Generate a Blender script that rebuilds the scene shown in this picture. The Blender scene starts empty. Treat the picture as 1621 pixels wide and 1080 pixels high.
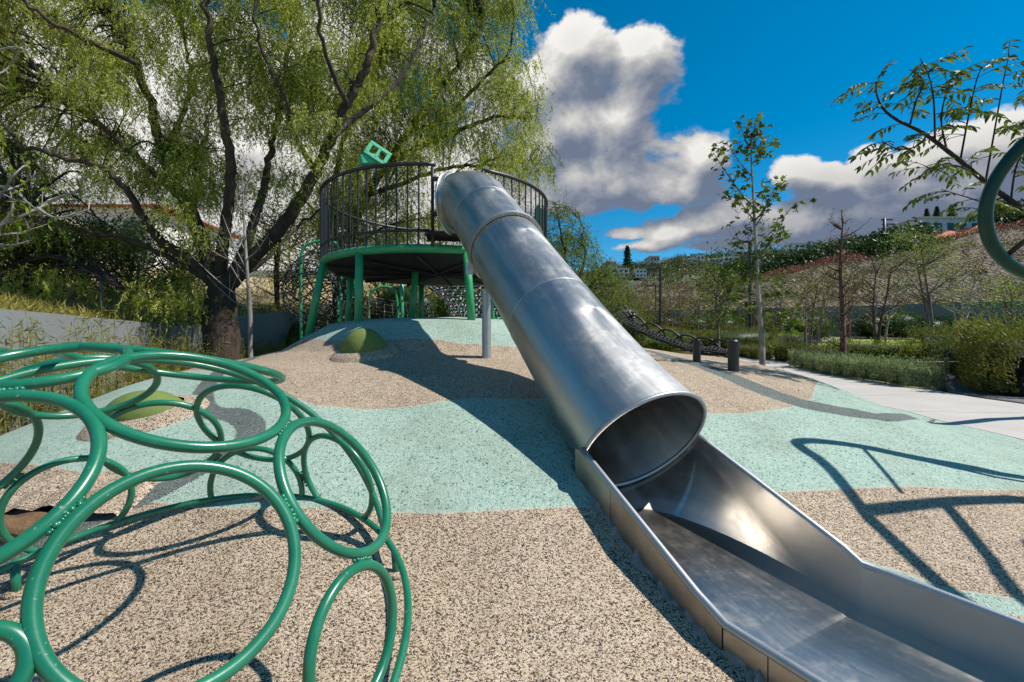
import bpy, math, random
import numpy as np
from mathutils import Vector

R = random.Random(7)
NR = np.random.default_rng(11)
rad = math.radians
scene = bpy.context.scene
COL = scene.collection

# ------------------------------------------------------------------ camera
FP = 721.0                                   # focal length in photo pixels (photo 1621 wide)
cam_d = bpy.data.cameras.new('camera')
cam = bpy.data.objects.new('camera', cam_d)
COL.objects.link(cam)
cam.location = (0, 0, 0)
cam.rotation_euler = (rad(90), 0, 0)
cam_d.sensor_width = 36.0
cam_d.lens = 36.0 * FP / 1621.0
cam_d.clip_start = 0.05
cam_d.clip_end = 3000
scene.camera = cam

# ------------------------------------------------------------------ light
SUN = Vector((0.71, -0.05, 1.0)).normalized()
SUN_EL = math.asin(SUN.z)
SUN_AZ = math.atan2(SUN.x, SUN.y)
sd = bpy.data.lights.new('sun', 'SUN')
sd.energy = 4.2
sd.angle = rad(0.53)
sd.color = (1.0, 0.95, 0.87)
so = bpy.data.objects.new('sun', sd)
COL.objects.link(so)
so.rotation_euler = (-SUN).to_track_quat('-Z', 'Y').to_euler()

vs = scene.view_settings
vs.view_transform = 'Standard'
vs.look = 'None'
vs.exposure = 0.6
vs.gamma = 1
vs.use_curve_mapping = False
scene.cycles.use_denoising = True
scene.cycles.max_bounces = 6
scene.cycles.transparent_max_bounces = 4

def pxdir(px, py):
    az = math.atan2(px - 810.5, FP)
    el = math.atan2((540 - py), math.hypot(px - 810.5, FP))
    return az, el

world = bpy.data.worlds.new('World')
scene.world = world
world.use_nodes = True
WN = world.node_tree.nodes
WL = world.node_tree.links
WN.clear()

class NT:
    """small node-tree writer"""
    def __init__(s, tree):
        s.t = tree; s.n = tree.nodes; s.l = tree.links
    def _in(s, node, idx, v):
        if v is None: return
        if isinstance(v, bpy.types.NodeSocket): s.l.new(v, node.inputs[idx])
        else: node.inputs[idx].default_value = v
    def node(s, t, ins={}, **props):
        n = s.n.new(t)
        for k, v in props.items(): setattr(n, k, v)
        for k, v in ins.items(): s._in(n, k, v)
        return n
    def math(s, op, a, b=None, c=None, clamp=False):
        n = s.node('ShaderNodeMath', operation=op, use_clamp=clamp)
        s._in(n, 0, a); s._in(n, 1, b); s._in(n, 2, c)
        return n.outputs[0]
    def vmath(s, op, a, b=None, out=0):
        n = s.node('ShaderNodeVectorMath', operation=op)
        s._in(n, 0, a)
        if b is not None:
            if op == 'SCALE': s._in(n, 3, b)
            else: s._in(n, 1, b)
        return n.outputs[out]
    def mix(s, f, a, b, blend='MIX'):
        n = s.node('ShaderNodeMix', data_type='RGBA', blend_type=blend)
        s._in(n, 0, f); s._in(n, 6, a); s._in(n, 7, b)
        return n.outputs[2]
    def ramp(s, f, stops, interp='LINEAR'):
        n = s.node('ShaderNodeValToRGB', {0: f})
        cr = n.color_ramp; cr.interpolation = interp
        while len(cr.elements) > 1: cr.elements.remove(cr.elements[-1])
        cr.elements[0].position = stops[0][0]; cr.elements[0].color = tuple(stops[0][1]) + (1,)
        for p, c in stops[1:]:
            e = cr.elements.new(p); e.color = tuple(c) + (1,)
        return n.outputs[0]
    def smooth(s, v, lo, hi):
        n = s.node('ShaderNodeMapRange', {0: v, 1: lo, 2: hi, 3: 0.0, 4: 1.0}, interpolation_type='SMOOTHSTEP')
        return n.outputs[0]
    def noise(s, vec, scale, detail=3, rough=0.5, out=0, dist=0.0):
        n = s.node('ShaderNodeTexNoise', {'Vector': vec, 'Scale': scale, 'Detail': detail, 'Roughness': rough, 'Distortion': dist})
        return n.outputs[out]

w = NT(world.node_tree)
sky = w.node('ShaderNodeTexSky', sky_type='NISHITA', sun_disc=False)
sky.sun_elevation = SUN_EL
sky.sun_rotation = SUN_AZ
sky.altitude = 2200
sky.air_density = 1.0
sky.dust_density = 0.4
sky.ozone_density = 2.5
hs = w.node('ShaderNodeHueSaturation', {'Hue': 0.483, 'Saturation': 1.45, 'Value': 1.22, 'Color': sky.outputs[0]})
tc = w.node('ShaderNodeTexCoord')
D = w.vmath('NORMALIZE', tc.outputs['Generated'])
sep = w.node('ShaderNodeSeparateXYZ', {0: D})
az = w.math('ARCTAN2', sep.outputs[0], sep.outputs[1])
el = w.math('ARCSINE', sep.outputs[2])
# clouds: soft ellipses given as (px, py, rx, ry, weight) turned into sky directions
CL = [(922, 72, 46, 34, 1.0), (905, 120, 75, 50, 1.0), (1015, 118, 62, 52, .85), (930, 190, 95, 70, 1.1), (868, 190, 60, 90, 1.1),
      (990, 262, 120, 62, 1.15), (900, 275, 70, 48, 1.1), (1105, 250, 46, 36, 1.1), (1055, 298, 84, 30, 1.0), 
      (930, 315, 90, 26, .8), (1256, 274, 38, 26, 1.0), (1295, 290, 62, 24, .95), (1375, 252, 34, 22, 1.0), (1420, 285, 110, 36, 1.0),
      (1340, 338, 210, 44, 1.25), (1540, 300, 120, 62, 1.1), (1500, 240, 80, 34, .8), (1600, 240, 90, 60, .9), 
      (1062, 366, 42, 18, 1.0), (992, 369, 34, 9, .75), (1150, 345, 130, 24, 1.0), (1180, 385, 120, 10, .6), (1040, 388, 60, 8, .5), (1385, 360, 120, 18, .9), (1700, 310, 140, 60, 1.1),
      (90, 210, 340, 190, 1.25), (420, 250, 270, 170, 1.2), (690, 330, 160, 100, 1.0), (560, 60, 130, 50, .8), (760, 150, 70, 60, .8), (-200, 330, 300, 160, 1.2)]
comb = w.node('ShaderNodeCombineXYZ', {0: az, 1: el, 2: 0.0})
def density(P):
    acc = None
    for (px, py, rx, ry, wt) in CL:
        a0, e0 = pxdir(px, py)
        ca = math.cos(a0)
        ra = rx / FP * ca * ca * 1.16; re = ry / FP * ca * 1.16
        d = w.vmath('SUBTRACT', P, (a0, e0, 0))
        d = w.vmath('MULTIPLY', d, (1 / ra, 1 / re, 0))
        q = w.vmath('DOT_PRODUCT', d, d, out=1)
        v = w.math('MULTIPLY_ADD', q, -wt, wt)
        acc = v if acc is None else w.math('SMOOTH_MAX', acc, v, 0.35)
    # the rest of the sky, behind the camera: scattered cumulus of the same kind
    g = w.noise(P, 2.6, 2, .5)
    side = w.smooth(w.math('ABSOLUTE', az), 0.95, 1.25)
    gv = w.math('MULTIPLY_ADD', g, 5.0, -3.1)
    gv = w.math('MULTIPLY_ADD', side, 3.0, w.math('SUBTRACT', gv, 3.0))
    acc = w.math('MAXIMUM', acc, gv)
    acc = w.math('MAXIMUM', acc, -2.5)
    st = w.vmath('MULTIPLY', P, (1.0, 1.3, 1.0))
    n1 = w.noise(st, 7.5, 9, .60, dist=.25)
    n2 = w.node('ShaderNodeTexVoronoi', {'Vector': st, 'Scale': 11.0, 'Smoothness': .7}, feature='SMOOTH_F1').outputs[0]
    n = w.math('MULTIPLY_ADD', n1, 2.9, -1.37)
    n = w.math('MULTIPLY_ADD', n2, -.95, w.math('ADD', n, .42))
    return w.math('ADD', acc, n)
d0 = density(comb.outputs[0])
d1 = density(w.vmath('ADD', comb.outputs[0], (-0.02, 0.045, 0)))
mask = w.smooth(d0, 0.0, 0.42)
lit = w.math('SUBTRACT', d0, d1)
lit = w.math('MULTIPLY_ADD', lit, 0.62, 0.36, clamp=True)
thick = w.smooth(d0, 0.2, 1.8)
lit = w.math('SUBTRACT', lit, w.math('MULTIPLY', thick, 0.10), clamp=True)
lowband = w.smooth(el, 0.36, 0.20)
lit = w.math('MULTIPLY_ADD', w.smooth(az, 0.03, -0.10), .60, lit, clamp=True)
right = w.smooth(az, 0.30, 0.50)
lit = w.math('SUBTRACT', lit, w.math('MULTIPLY', lowband, w.math('MULTIPLY_ADD', right, .38, .08)), clamp=True)
cc = w.ramp(lit, [(0.0, (1.35, 1.7, 2.45)), (0.25, (2.4, 2.65, 3.2)), (0.5, (3.9, 3.95, 4.1)), (0.75, (5.8, 5.7, 5.5)), (1.0, (8.2, 8.0, 7.6))])
fin = w.mix(mask, hs.outputs[0], cc)
bg = w.node('ShaderNodeBackground', {0: fin, 1: 0.076})
out = w.node('ShaderNodeOutputWorld', {0: bg.outputs[0]})
world.cycles.sampling_method = 'MANUAL'
world.cycles.sample_map_resolution = 512

# ------------------------------------------------------------------ helpers
def tag(o, label=None, cat=None, group=None, kind=None):
    if label: o['label'] = label
    if cat: o['category'] = cat
    if group: o['group'] = group
    if kind: o['kind'] = kind
    return o

def woff(o):
    v = Vector((0, 0, 0))
    while o is not None:
        v += o.location; o = o.parent
    return v

def empty(name, loc, label, cat, group=None):
    o = bpy.data.objects.new(name, None)
    o.empty_display_size = 0.2
    COL.objects.link(o); o.location = loc
    return tag(o, label, cat, group)

def M(name, V, F, mat, parent=None, smooth=True, loc=None, F3=None):
    """one mesh object from world coordinates; F an (n,4) or (n,3) array or a list of tuples"""
    V = np.asarray(V, dtype=np.float64)
    off = Vector(loc) if loc is not None else Vector((0, 0, 0))
    base = woff(parent) if parent is not None else Vector((0, 0, 0))
    tot = base + off if parent is not None else off
    V = V - np.array(tot)
    me = bpy.data.meshes.new(name)
    if isinstance(F, np.ndarray):
        k = F.shape[1]; n = len(F)
        me.vertices.add(len(V)); me.vertices.foreach_set('co', V.ravel().astype(np.float32))
        me.loops.add(n * k); me.loops.foreach_set('vertex_index', F.ravel().astype(np.int32))
        me.polygons.add(n)
        me.polygons.foreach_set('loop_start', np.arange(0, n * k, k, dtype=np.int32))
        me.polygons.foreach_set('loop_total', np.full(n, k, dtype=np.int32))
        me.update(calc_edges=True)
    else:
        me.from_pydata([tuple(v) for v in V], [], F); me.update()
    me.polygons.foreach_set('use_smooth', np.full(len(me.polygons), smooth))
    me.materials.append(mat)
    o = bpy.data.objects.new(name, me)
    COL.objects.link(o)
    o.parent = parent
    o.location = off
    return o

def inst(name, src, parent, loc, rotz=0, scale=None):
    """an object sharing src's mesh"""
    o = bpy.data.objects.new(name, src.data)
    COL.objects.link(o); o.parent = parent; o.location = loc; o.rotation_euler = (0, 0, rotz)
    if scale: o.scale = scale
    return o

def copy_tree(o, parent=None):
    c = o.copy(); COL.objects.link(c); c.parent = parent
    for ch in [x for x in o.children]: copy_tree(ch, c)
    return c

def crom(pts, n=6, closed=False):
    """Catmull-Rom through points (k,d)"""
    P = np.asarray(pts, dtype=float); k = len(P); out = []
    rng = range(k) if closed else range(k - 1)
    for i in rng:
        if closed: p0, p1, p2, p3 = P[(i - 1) % k], P[i], P[(i + 1) % k], P[(i + 2) % k]
        else: p0, p1, p2, p3 = P[max(i - 1, 0)], P[i], P[i + 1], P[min(i + 2, k - 1)]
        for j in range(n):
            t = j / n
            out.append(0.5 * ((2 * p1) + (-p0 + p2) * t + (2 * p0 - 5 * p1 + 4 * p2 - p3) * t * t + (-p0 + 3 * p1 - 3 * p2 + p3) * t ** 3))
    if not closed: out.append(P[-1])
    return np.array(out)

class B:
    """collects quads and triangles"""
    def __init__(s): s.V = []; s.F = []; s.n = 0
    def add(s, V, F):
        s.V.append(np.asarray(V, dtype=float)); s.F += [tuple(i + s.n for i in f) for f in F]; s.n += len(V); return s
    def tube(s, P, r, seg=10, closed=False, caps=True):
        P = np.asarray(P, dtype=float); n = len(P)
        r = np.full(n, float(r)) if np.isscalar(r) else np.asarray(r, dtype=float)
        T = np.gradient(P, axis=0) if not closed else (np.roll(P, -1, 0) - np.roll(P, 1, 0))
        T /= np.linalg.norm(T, axis=1)[:, None] + 1e-12
        a = np.array([0, 0, 1.0]) if abs(T[0][2]) < 0.9 else np.array([1.0, 0, 0])
        N = np.cross(T[0], a); N /= np.linalg.norm(N)
        ang = np.linspace(0, 2 * np.pi, seg, endpoint=False)
        rows = []; Ns = [N]
        for i in range(1, n):
            N = N - T[i] * np.dot(N, T[i]); N /= np.linalg.norm(N) + 1e-12; Ns.append(N)
        tw = 0
        if closed:
            N0 = Ns[-1] - T[0] * np.dot(Ns[-1], T[0]); N0 /= np.linalg.norm(N0)
            tw = math.atan2(np.dot(np.cross(Ns[0], N0), T[0]), np.dot(Ns[0], N0))
        for i in range(n):
            Bn = np.cross(T[i], Ns[i]); th = ang - (tw * i / n if closed else 0)
            rows.append(P[i] + r[i] * (np.cos(th)[:, None] * Ns[i] + np.sin(th)[:, None] * Bn))
        V = np.vstack(rows); F = []
        for i in range(n if closed else n - 1):
            a0 = i * seg; b0 = ((i + 1) % n) * seg
            for j in range(seg):
                k = (j + 1) % seg
                F.append((a0 + j, a0 + k, b0 + k, b0 + j))
        if caps and not closed:
            F.append(tuple(range(seg - 1, -1, -1))); F.append(tuple(range((n - 1) * seg, n * seg)))
        return s.add(V, F)
    def box(s, c, h, rz=0, tilt=None):
        c = np.array(c, float); h = np.array(h, float)
        q = np.array([[x, y, z] for x in (-1, 1) for y in (-1, 1) for z in (-1, 1)]) * h
        cr, sr = math.cos(rz), math.sin(rz)
        q = np.stack([q[:, 0] * cr - q[:, 1] * sr, q[:, 0] * sr + q[:, 1] * cr, q[:, 2]], 1)
        return s.add(q + c, [(0, 1, 3, 2), (4, 6, 7, 5), (0, 4, 5, 1), (2, 3, 7, 6), (0, 2, 6, 4), (1, 5, 7, 3)])
    def ell(s, c, h, nu=16, nv=10, fn=None):
        V = []; F = []
        for i in range(nv + 1):
            th = math.pi * i / nv
            for j in range(nu):
                ph = 2 * math.pi * j / nu
                d = (math.sin(th) * math.cos(ph), math.sin(th) * math.sin(ph), math.cos(th))
                k = fn(d) if fn else 1
                V.append([c[a] + d[a] * h[a] * k for a in range(3)])
        for i in range(nv):
            for j in range(nu):
                k = (j + 1) % nu
                F.append((i * nu + j, (i + 1) * nu + j, (i + 1) * nu + k, i * nu + k))
        return s.add(V, F)
    def lathe(s, c, prof, seg=20):
        V = []; F = []
        for (r, z) in prof:
            for j in range(seg):
                a = 2 * math.pi * j / seg
                V.append((c[0] + r * math.cos(a), c[1] + r * math.sin(a), c[2] + z))
        for i in range(len(prof) - 1):
            for j in range(seg):
                k = (j + 1) % seg
                F.append((i * seg + j, i * seg + k, (i + 1) * seg + k, (i + 1) * seg + j))
        F.append(tuple(range(seg - 1, -1, -1))); F.append(tuple(range((len(prof) - 1) * seg, len(prof) * seg)))
        return s.add(V, F)
    def make(s, name, mat, parent=None, smooth=True, loc=None):
        return M(name, np.vstack(s.V), s.F, mat, parent, smooth, loc)

def autosmooth(o, deg=35):
    me = o.data
    me.set_sharp_from_angle(angle=rad(deg))
    return o

def bevel(o, wd=0.006, seg=2):
    m = o.modifiers.new('bevel', 'BEVEL'); m.width = wd; m.segments = seg; m.limit_method = 'ANGLE'
    return o

def leaves(P, L, W, rng, down=0.0, flat=0.0, dirs=None):
    """diamond leaf quads at points P; down pulls their tips to the ground, flat lays them level"""
    P = np.asarray(P, float); n = len(P)
    d = rng.normal(size=(n, 3)) if dirs is None else dirs + rng.normal(size=(n, 3)) * 0.35
    d[:, 2] -= down
    d[:, 2] *= (1 - flat)
    d /= np.linalg.norm(d, axis=1)[:, None] + 1e-9
    u = rng.normal(size=(n, 3)); u[:, 2] *= (1 - flat)
    u -= d * np.sum(u * d, 1)[:, None]; u /= np.linalg.norm(u, axis=1)[:, None] + 1e-9
    ll = (L * rng.uniform(.65, 1.3, n))[:, None]; ww = (W * rng.uniform(.7, 1.25, n))[:, None] * .5
    nn = np.cross(d, u)
    a = P; c = P + d * ll; m = P + d * ll * .45 + nn * ll * .06
    V = np.stack([a, m + u * ww, c, m - u * ww], 1).reshape(-1, 3)
    F = np.arange(n * 4).reshape(n, 4)
    return V, F

def P3(px, py, y):
    return np.array([(px - 810.5) / FP * y, y, (540 - py) / FP * y])

# ------------------------------------------------------------------ materials
def newmat(name):
    m = bpy.data.materials.new(name); m.use_nodes = True
    m.node_tree.nodes.clear()
    return m, NT(m.node_tree)

def finish(nt, shader, disp=None):
    nt.node('ShaderNodeOutputMaterial', {0: shader})

def pbsdf(nt, col, rough=.6, metal=0.0, bump=None, bstr=.3, bdist=.01, **kw):
    n = nt.node('ShaderNodeBsdfPrincipled', {'Base Color': col, 'Roughness': rough, 'Metallic': metal})
    for k, v in kw.items(): nt._in(n, k.replace('_', ' '), v)
    if bump is not None:
        b = nt.node('ShaderNodeBump', {'Strength': bstr, 'Distance': bdist, 'Height': bump})
        nt.l.new(b.outputs[0], n.inputs['Normal'])
    return n.outputs[0]

def c4(c): return tuple(c) + (1.0,)

def mat_simple(name, c, rough=.6, metal=0.0, var=.25, scale=6.0, bstr=.15, bdist=.004, **kw):
    m, nt = newmat(name)
    g = nt.node('ShaderNodeNewGeometry')
    n = nt.noise(g.outputs['Position'], scale, 5, .6)
    n2 = nt.noise(g.outputs['Position'], scale * 9, 3, .6)
    col = nt.mix(n, c4([x * (1 - var) for x in c]), c4([min(1, x * (1 + var)) for x in c]))
    finish(nt, pbsdf(nt, col, rough, metal, nt.math('ADD', n, n2), bstr, bdist, **kw))
    return m

def mat_leaf(name, ca, cb, cc=None, trans=.35, rough=.45):
    m, nt = newmat(name)
    g = nt.node('ShaderNodeNewGeometry')
    rpi = g.outputs['Random Per Island']
    cc = cc or cb
    col = nt.ramp(rpi, [(0, ca), (.55, cb), (1, cc)])
    big = nt.noise(g.outputs['Position'], 0.9, 3, .6)
    col = nt.mix(nt.smooth(big, .35, .65), nt.mix(1.0, col, (.72, .78, .72, 1), 'MULTIPLY'), col)
    p = nt.node('ShaderNodeBsdfPrincipled', {'Base Color': col, 'Roughness': rough, 'Specular IOR Level': .22})
    t = nt.node('ShaderNodeBsdfTranslucent', {0: nt.mix(1.0, col, (1.25, 1.3, .75, 1), 'MULTIPLY')})
    mx = nt.node('ShaderNodeMixShader', {0: trans, 1: p.outputs[0], 2: t.outputs[0]})
    finish(nt, mx.outputs[0])
    return m

def mat_bark(name, c, scale=9.0, c2=None):
    m, nt = newmat(name)
    g = nt.node('ShaderNodeNewGeometry')
    v = nt.vmath('MULTIPLY', g.outputs['Position'], (1.0, 1.0, .28))
    n = nt.noise(v, scale, 6, .7, dist=.6)
    n2 = nt.noise(g.outputs['Position'], 2.2, 4, .6)
    c2 = c2 or [x * 1.9 for x in c]
    col = nt.ramp(n, [(.3, [x * .35 for x in c]), (.5, c), (.72, c2)])
    col = nt.mix(nt.smooth(n2, .35, .7), nt.mix(1.0, col, (.6, .6, .6, 1), 'MULTIPLY'), col)
    finish(nt, pbsdf(nt, col, .9, 0, n, .9, .03))
    return m

def mat_paint(name, c, rough=.28):
    m, nt = newmat(name)
    g = nt.node('ShaderNodeNewGeometry')
    n = nt.noise(g.outputs['Position'], 5, 5, .65)
    sp = nt.noise(g.outputs['Position'], 90, 3, .6)
    wv = nt.noise(g.outputs['Position'], 28, 3, .5)
    col = nt.mix(nt.smooth(n, .35, .75), c4([x * .86 for x in c]), c4([min(1, x * 1.12 + .006) for x in c]))
    col = nt.mix(nt.math('MULTIPLY', nt.smooth(sp, .66, .74), .55), col, (.32, .36, .30, 1))
    rg = nt.math('MULTIPLY_ADD', n, .25, rough - .08)
    finish(nt, pbsdf(nt, col, rg, 0, nt.math('MULTIPLY_ADD', sp, .25, wv), .22, .002, Coat_Weight=.25, Coat_Roughness=.15))
    return m

def mat_steel(name, c=(.50, .495, .485), rough=.30, dent=.55):
    m, nt = newmat(name)
    tcn = nt.node('ShaderNodeTexCoord')
    P = tcn.outputs['Object']
    # brushed grain along the slide, large soft dents, smears and scuffs
    at = nt.node('ShaderNodeAttribute', attribute_name='along')
    st = nt.vmath('MULTIPLY', at.outputs['Vector'], (2.0, 160.0, 160.0))
    br = nt.noise(st, 1.0, 4, .6)
    big = nt.noise(P, 1.7, 4, .5, dist=.6)
    mid = nt.noise(nt.vmath('MULTIPLY', at.outputs['Vector'], (.9, 9.0, 9.0)), 1.0, 4, .55)
    fine = nt.noise(P, 42, 5, .7)
    col = nt.mix(nt.smooth(mid, .3, .72), c4([x * .84 for x in c]), c4([min(1, x * 1.08) for x in c]))
    col = nt.mix(nt.math('MULTIPLY', nt.smooth(fine, .62, .72), .35), col, (.22, .21, .19, 1))
    sc = nt.noise(nt.vmath('MULTIPLY', P, (1, 1, 1)), 6, 8, .8)
    col = nt.mix(nt.math('MULTIPLY', nt.smooth(sc, .52, .66), .14), col, (.30, .27, .23, 1))
    rg = nt.math('MULTIPLY_ADD', mid, .22, rough - .10)
    rg = nt.math('MULTIPLY_ADD', br, .12, rg)
    rg = nt.math('MULTIPLY_ADD', nt.smooth(sc, .45, .7), .12, rg)
    h = nt.math('MULTIPLY_ADD', br, .012, nt.math('MULTIPLY', big, dent * .5))
    h = nt.math('MULTIPLY_ADD', mid, .03, h)
    finish(nt, pbsdf(nt, col, rg, 1.0, h, .55, .03, Anisotropic=.35))
    return m

# poured rubber: granules in tan, light teal and slate, the zones stored as distances on the mesh
def mat_rubber(zoned=True, name='rubber'):
    m, nt = newmat(name)
    g = nt.node('ShaderNodeNewGeometry')
    P = g.outputs['Position']
    vo = nt.node('ShaderNodeTexVoronoi', {'Vector': P, 'Scale': 215.0, 'Randomness': 1.0})
    r = nt.node('ShaderNodeSeparateColor', {0: vo.outputs['Color']}).outputs[0]
    vo2 = nt.node('ShaderNodeTexVoronoi', {'Vector': P, 'Scale': 120.0, 'Randomness': 1.0})
    r2 = nt.node('ShaderNodeSeparateColor', {0: vo2.outputs['Color']}).outputs[1]
    tan = nt.ramp(r, [(0, (.03, .022, .017)), (.17, (.04, .028, .02)), (.23, (.17, .115, .075)), (.38, (.27, .19, .13)), (.42, (.42, .32, .225)), (.75, (.52, .41, .295)), (1, (.64, .53, .405))])
    teal = nt.ramp(r2, [(0, (.06, .14, .12)), (.07, (.10, .24, .20)), (.12, (.265, .365, .305)), (.6, (.325, .43, .36)), (1, (.42, .53, .455))])
    slate = nt.ramp(r, [(0, (.03, .04, .038)), (.4, (.085, .105, .098)), (1, (.20, .235, .215))])
    col = tan
    if zoned:
        a1 = nt.node('ShaderNodeAttribute', attribute_name='teal').outputs['Fac']
        a2 = nt.node('ShaderNodeAttribute', attribute_name='slate').outputs['Fac']
        wob = nt.math('MULTIPLY_ADD', r, .014, -.007)
        f1 = nt.math('LESS_THAN', nt.math('ADD', a1, wob), 0.0)
        f2 = nt.math('LESS_THAN', nt.math('ADD', a2, wob), 0.0)
        col = nt.mix(f1, tan, teal)
        col = nt.mix(f2, col, slate)
    dirt = nt.noise(P, 1.3, 5, .65)
    dirt2 = nt.noise(P, 7, 4, .6)
    col = nt.mix(nt.smooth(dirt, .42, .72), col, nt.mix(1.0, col, (.82, .80, .77, 1), 'MULTIPLY'))
    col = nt.mix(nt.smooth(dirt2, .5, .8), col, nt.mix(1.0, col, (.86, .84, .80, 1), 'MULTIPLY'))
    wear = nt.noise(nt.vmath('MULTIPLY', P, (1.0, .55, 1.0)), .55, 6, .72, dist=.8)
    col = nt.mix(nt.math('MULTIPLY', nt.smooth(wear, .50, .70), .5), col, nt.mix(1.0, col, (.74, .71, .66, 1), 'MULTIPLY'))
    spot = nt.noise(P, 17, 2, .5)
    col = nt.mix(nt.math('MULTIPLY', nt.smooth(spot, .73, .78), .6), col, nt.mix(1.0, col, (.55, .52, .48, 1), 'MULTIPLY'))
    h = nt.math('MULTIPLY', vo.outputs['Distance'], -1.0)
    finish(nt, pbsdf(nt, col, .85, 0, h, .7, .006))
    return m

def mat_terrain(name, stops, scale=.8, fine=14.0, bd=.05, wave=False):
    m, nt = newmat(name)
    g = nt.node('ShaderNodeNewGeometry'); P = g.outputs['Position']
    n = nt.noise(P, scale, 8, .68, dist=.4)
    n2 = nt.noise(P, fine, 5, .7)
    v = nt.math('MULTIPLY_ADD', n2, .35, nt.math('MULTIPLY', n, .65))
    if wave:
        wv = nt.node('ShaderNodeTexWave', {'Vector': nt.vmath('MULTIPLY', P, (.5, .5, 1.4)), 'Scale': 1.5, 'Distortion': 9.0, 'Detail': 4.0}).outputs[1]
        v = nt.math('MULTIPLY_ADD', wv, .22, nt.math('SUBTRACT', v, .08))
    col = nt.ramp(v, stops)
    finish(nt, pbsdf(nt, col, .95, 0, v, .8, bd))
    return m

m_rubber = mat_rubber()
m_rub_tan = mat_rubber(False, 'rubber_tan')
m_steel = mat_steel('brushed_steel', (.50, .487, .462), .31, .13)
m_steel_in = mat_steel('worn_steel', (.58, .55, .51), .25, .35)
m_steel_out = mat_steel('side_panel_steel', (.42, .39, .34), .36, .3)
m_galv = mat_simple('galvanised_steel', (.42, .43, .44), .45, .85, .15, 20)
m_green = mat_paint('dark_green_paint', (.008, .15, .078))
m_green2 = mat_paint('bright_green_paint', (.025, .30, .115), .36)
m_green3 = mat_paint('mint_green_plastic', (.05, .42, .22), .4)
m_green4 = mat_simple('bottle_green_paint', (.005, .042, .025), .36, 0, .2, 8, Specular_IOR_Level=.35)
m_blackrail = mat_simple('black_brown_rail_paint', (.022, .017, .016), .42, 0, .3, 12)
m_rope = mat_simple('black_rope', (.018, .018, .02), .8, 0, .4, 60)
m_clip = mat_simple('white_clip', (.62, .64, .62), .4, 0, .1, 60)
m_deck = mat_simple('dark_deck', (.014, .013, .016), .7, 0, .3, 10)
m_egg = mat_simple('olive_rubber', (.12, .165, .035), .75, 0, .22, 5, .35, .01)
m_bark = mat_bark('rough_brown_bark', (.055, .037, .024))
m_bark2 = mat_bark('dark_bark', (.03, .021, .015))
m_white_bark = mat_bark('pale_bark', (.34, .30, .26), 14, (.55, .51, .46))
m_grey_bark = mat_bark('grey_bark', (.20, .155, .125), 14)
m_red_bark = mat_bark('reddish_twigs', (.16, .085, .055), 14)
m_pepper = mat_leaf('pepper_leaf', (.18, .23, .03), (.41, .44, .07), (.68, .64, .23), .5)  # palest leaf tone carries the crown's bright highlights in its colour
m_pepper_dark = mat_leaf('pepper_leaf_dark', (.06, .10, .018), (.12, .18, .03), (.22, .27, .05), .4)
m_leaf_mid = mat_leaf('mid_leaf', (.04, .065, .014), (.085, .12, .024), (.18, .20, .05), .36)
m_leaf_lime = mat_leaf('lime_leaf', (.10, .15, .02), (.18, .24, .03), (.32, .37, .07), .42)
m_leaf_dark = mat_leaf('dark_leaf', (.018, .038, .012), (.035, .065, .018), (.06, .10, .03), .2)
m_leaf_yel = mat_leaf('yellow_leaf', (.16, .17, .03), (.26, .24, .045), (.36, .30, .08), .4)
m_leaf_sage = mat_leaf('sage_leaf', (.15, .19, .09), (.28, .33, .18), (.46, .50, .33), .3)
m_leaf_olive = mat_leaf('olive_leaf', (.09, .11, .02), (.17, .19, .04), (.28, .24, .06), .35)
m_leaf_brown = mat_leaf('dry_brush', (.075, .05, .03), (.15, .105, .065), (.27, .21, .14), .2)
m_leaf_red = mat_leaf('red_leaf', (.16, .045, .035), (.28, .10, .08), (.30, .16, .14), .25)
m_purple = mat_leaf('purple_flower', (.16, .09, .30), (.28, .18, .44), (.42, .32, .55), .2)
m_pink = mat_leaf('pink_flower', (.34, .08, .25), (.45, .17, .36), (.5, .3, .45), .2)
m_sweet = mat_leaf('sweetgum_leaf', (.04, .07, .012), (.09, .13, .022), (.22, .26, .045), .4)
m_straw = mat_leaf('reed', (.20, .17, .04), (.36, .29, .08), (.22, .26, .05), .35)
m_soil = mat_terrain('soil', [(.3, (.05, .035, .022)), (.5, (.12, .085, .055)), (.7, (.22, .17, .115))], 1.4)
m_garden = mat_terrain('garden_ground', [(.28, (.05, .045, .02)), (.42, (.11, .10, .035)), (.55, (.19, .17, .06)), (.72, (.30, .25, .13))], .5)
m_dry = mat_terrain('dry_slope', [(.28, (.09, .07, .03)), (.42, (.25, .19, .09)), (.56, (.42, .32, .17)), (.75, (.52, .42, .24))], .6)
m_brown = mat_terrain('netted_slope', [(.28, (.03, .023, .016)), (.42, (.07, .052, .034)), (.55, (.135, .10, .068)), (.72, (.24, .19, .135))], .35, 2.2, .6, True)
m_farhill = mat_terrain('far_hill', [(.3, (.03, .045, .03)), (.5, (.08, .095, .06)), (.7, (.17, .16, .11))], .06, .5, 1.0)
m_conc = mat_simple('concrete_paving', (.40, .375, .345), .85, 0, .16, 1.6, .25, .004)
m_gravel = mat_terrain('grey_gravel', [(.3, (.05, .05, .052)), (.5, (.12, .12, .12)), (.7, (.24, .235, .225))], 9, 90, .01)
m_wall = mat_simple('blue_grey_render', (.19, .205, .21), .9, 0, .42, .7, .4, .01)
m_black = mat_simple('black_post_paint', (.02, .019, .018), .45, 0, .35, 9)
m_rock = mat_bark('brown_rock', (.13, .075, .035), 6)
m_white = mat_simple('white_render', (.62, .61, .58), .85, 0, .12, .7)
m_cream = mat_simple('cream_render', (.50, .42, .33), .85, 0, .15, .7)
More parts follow.
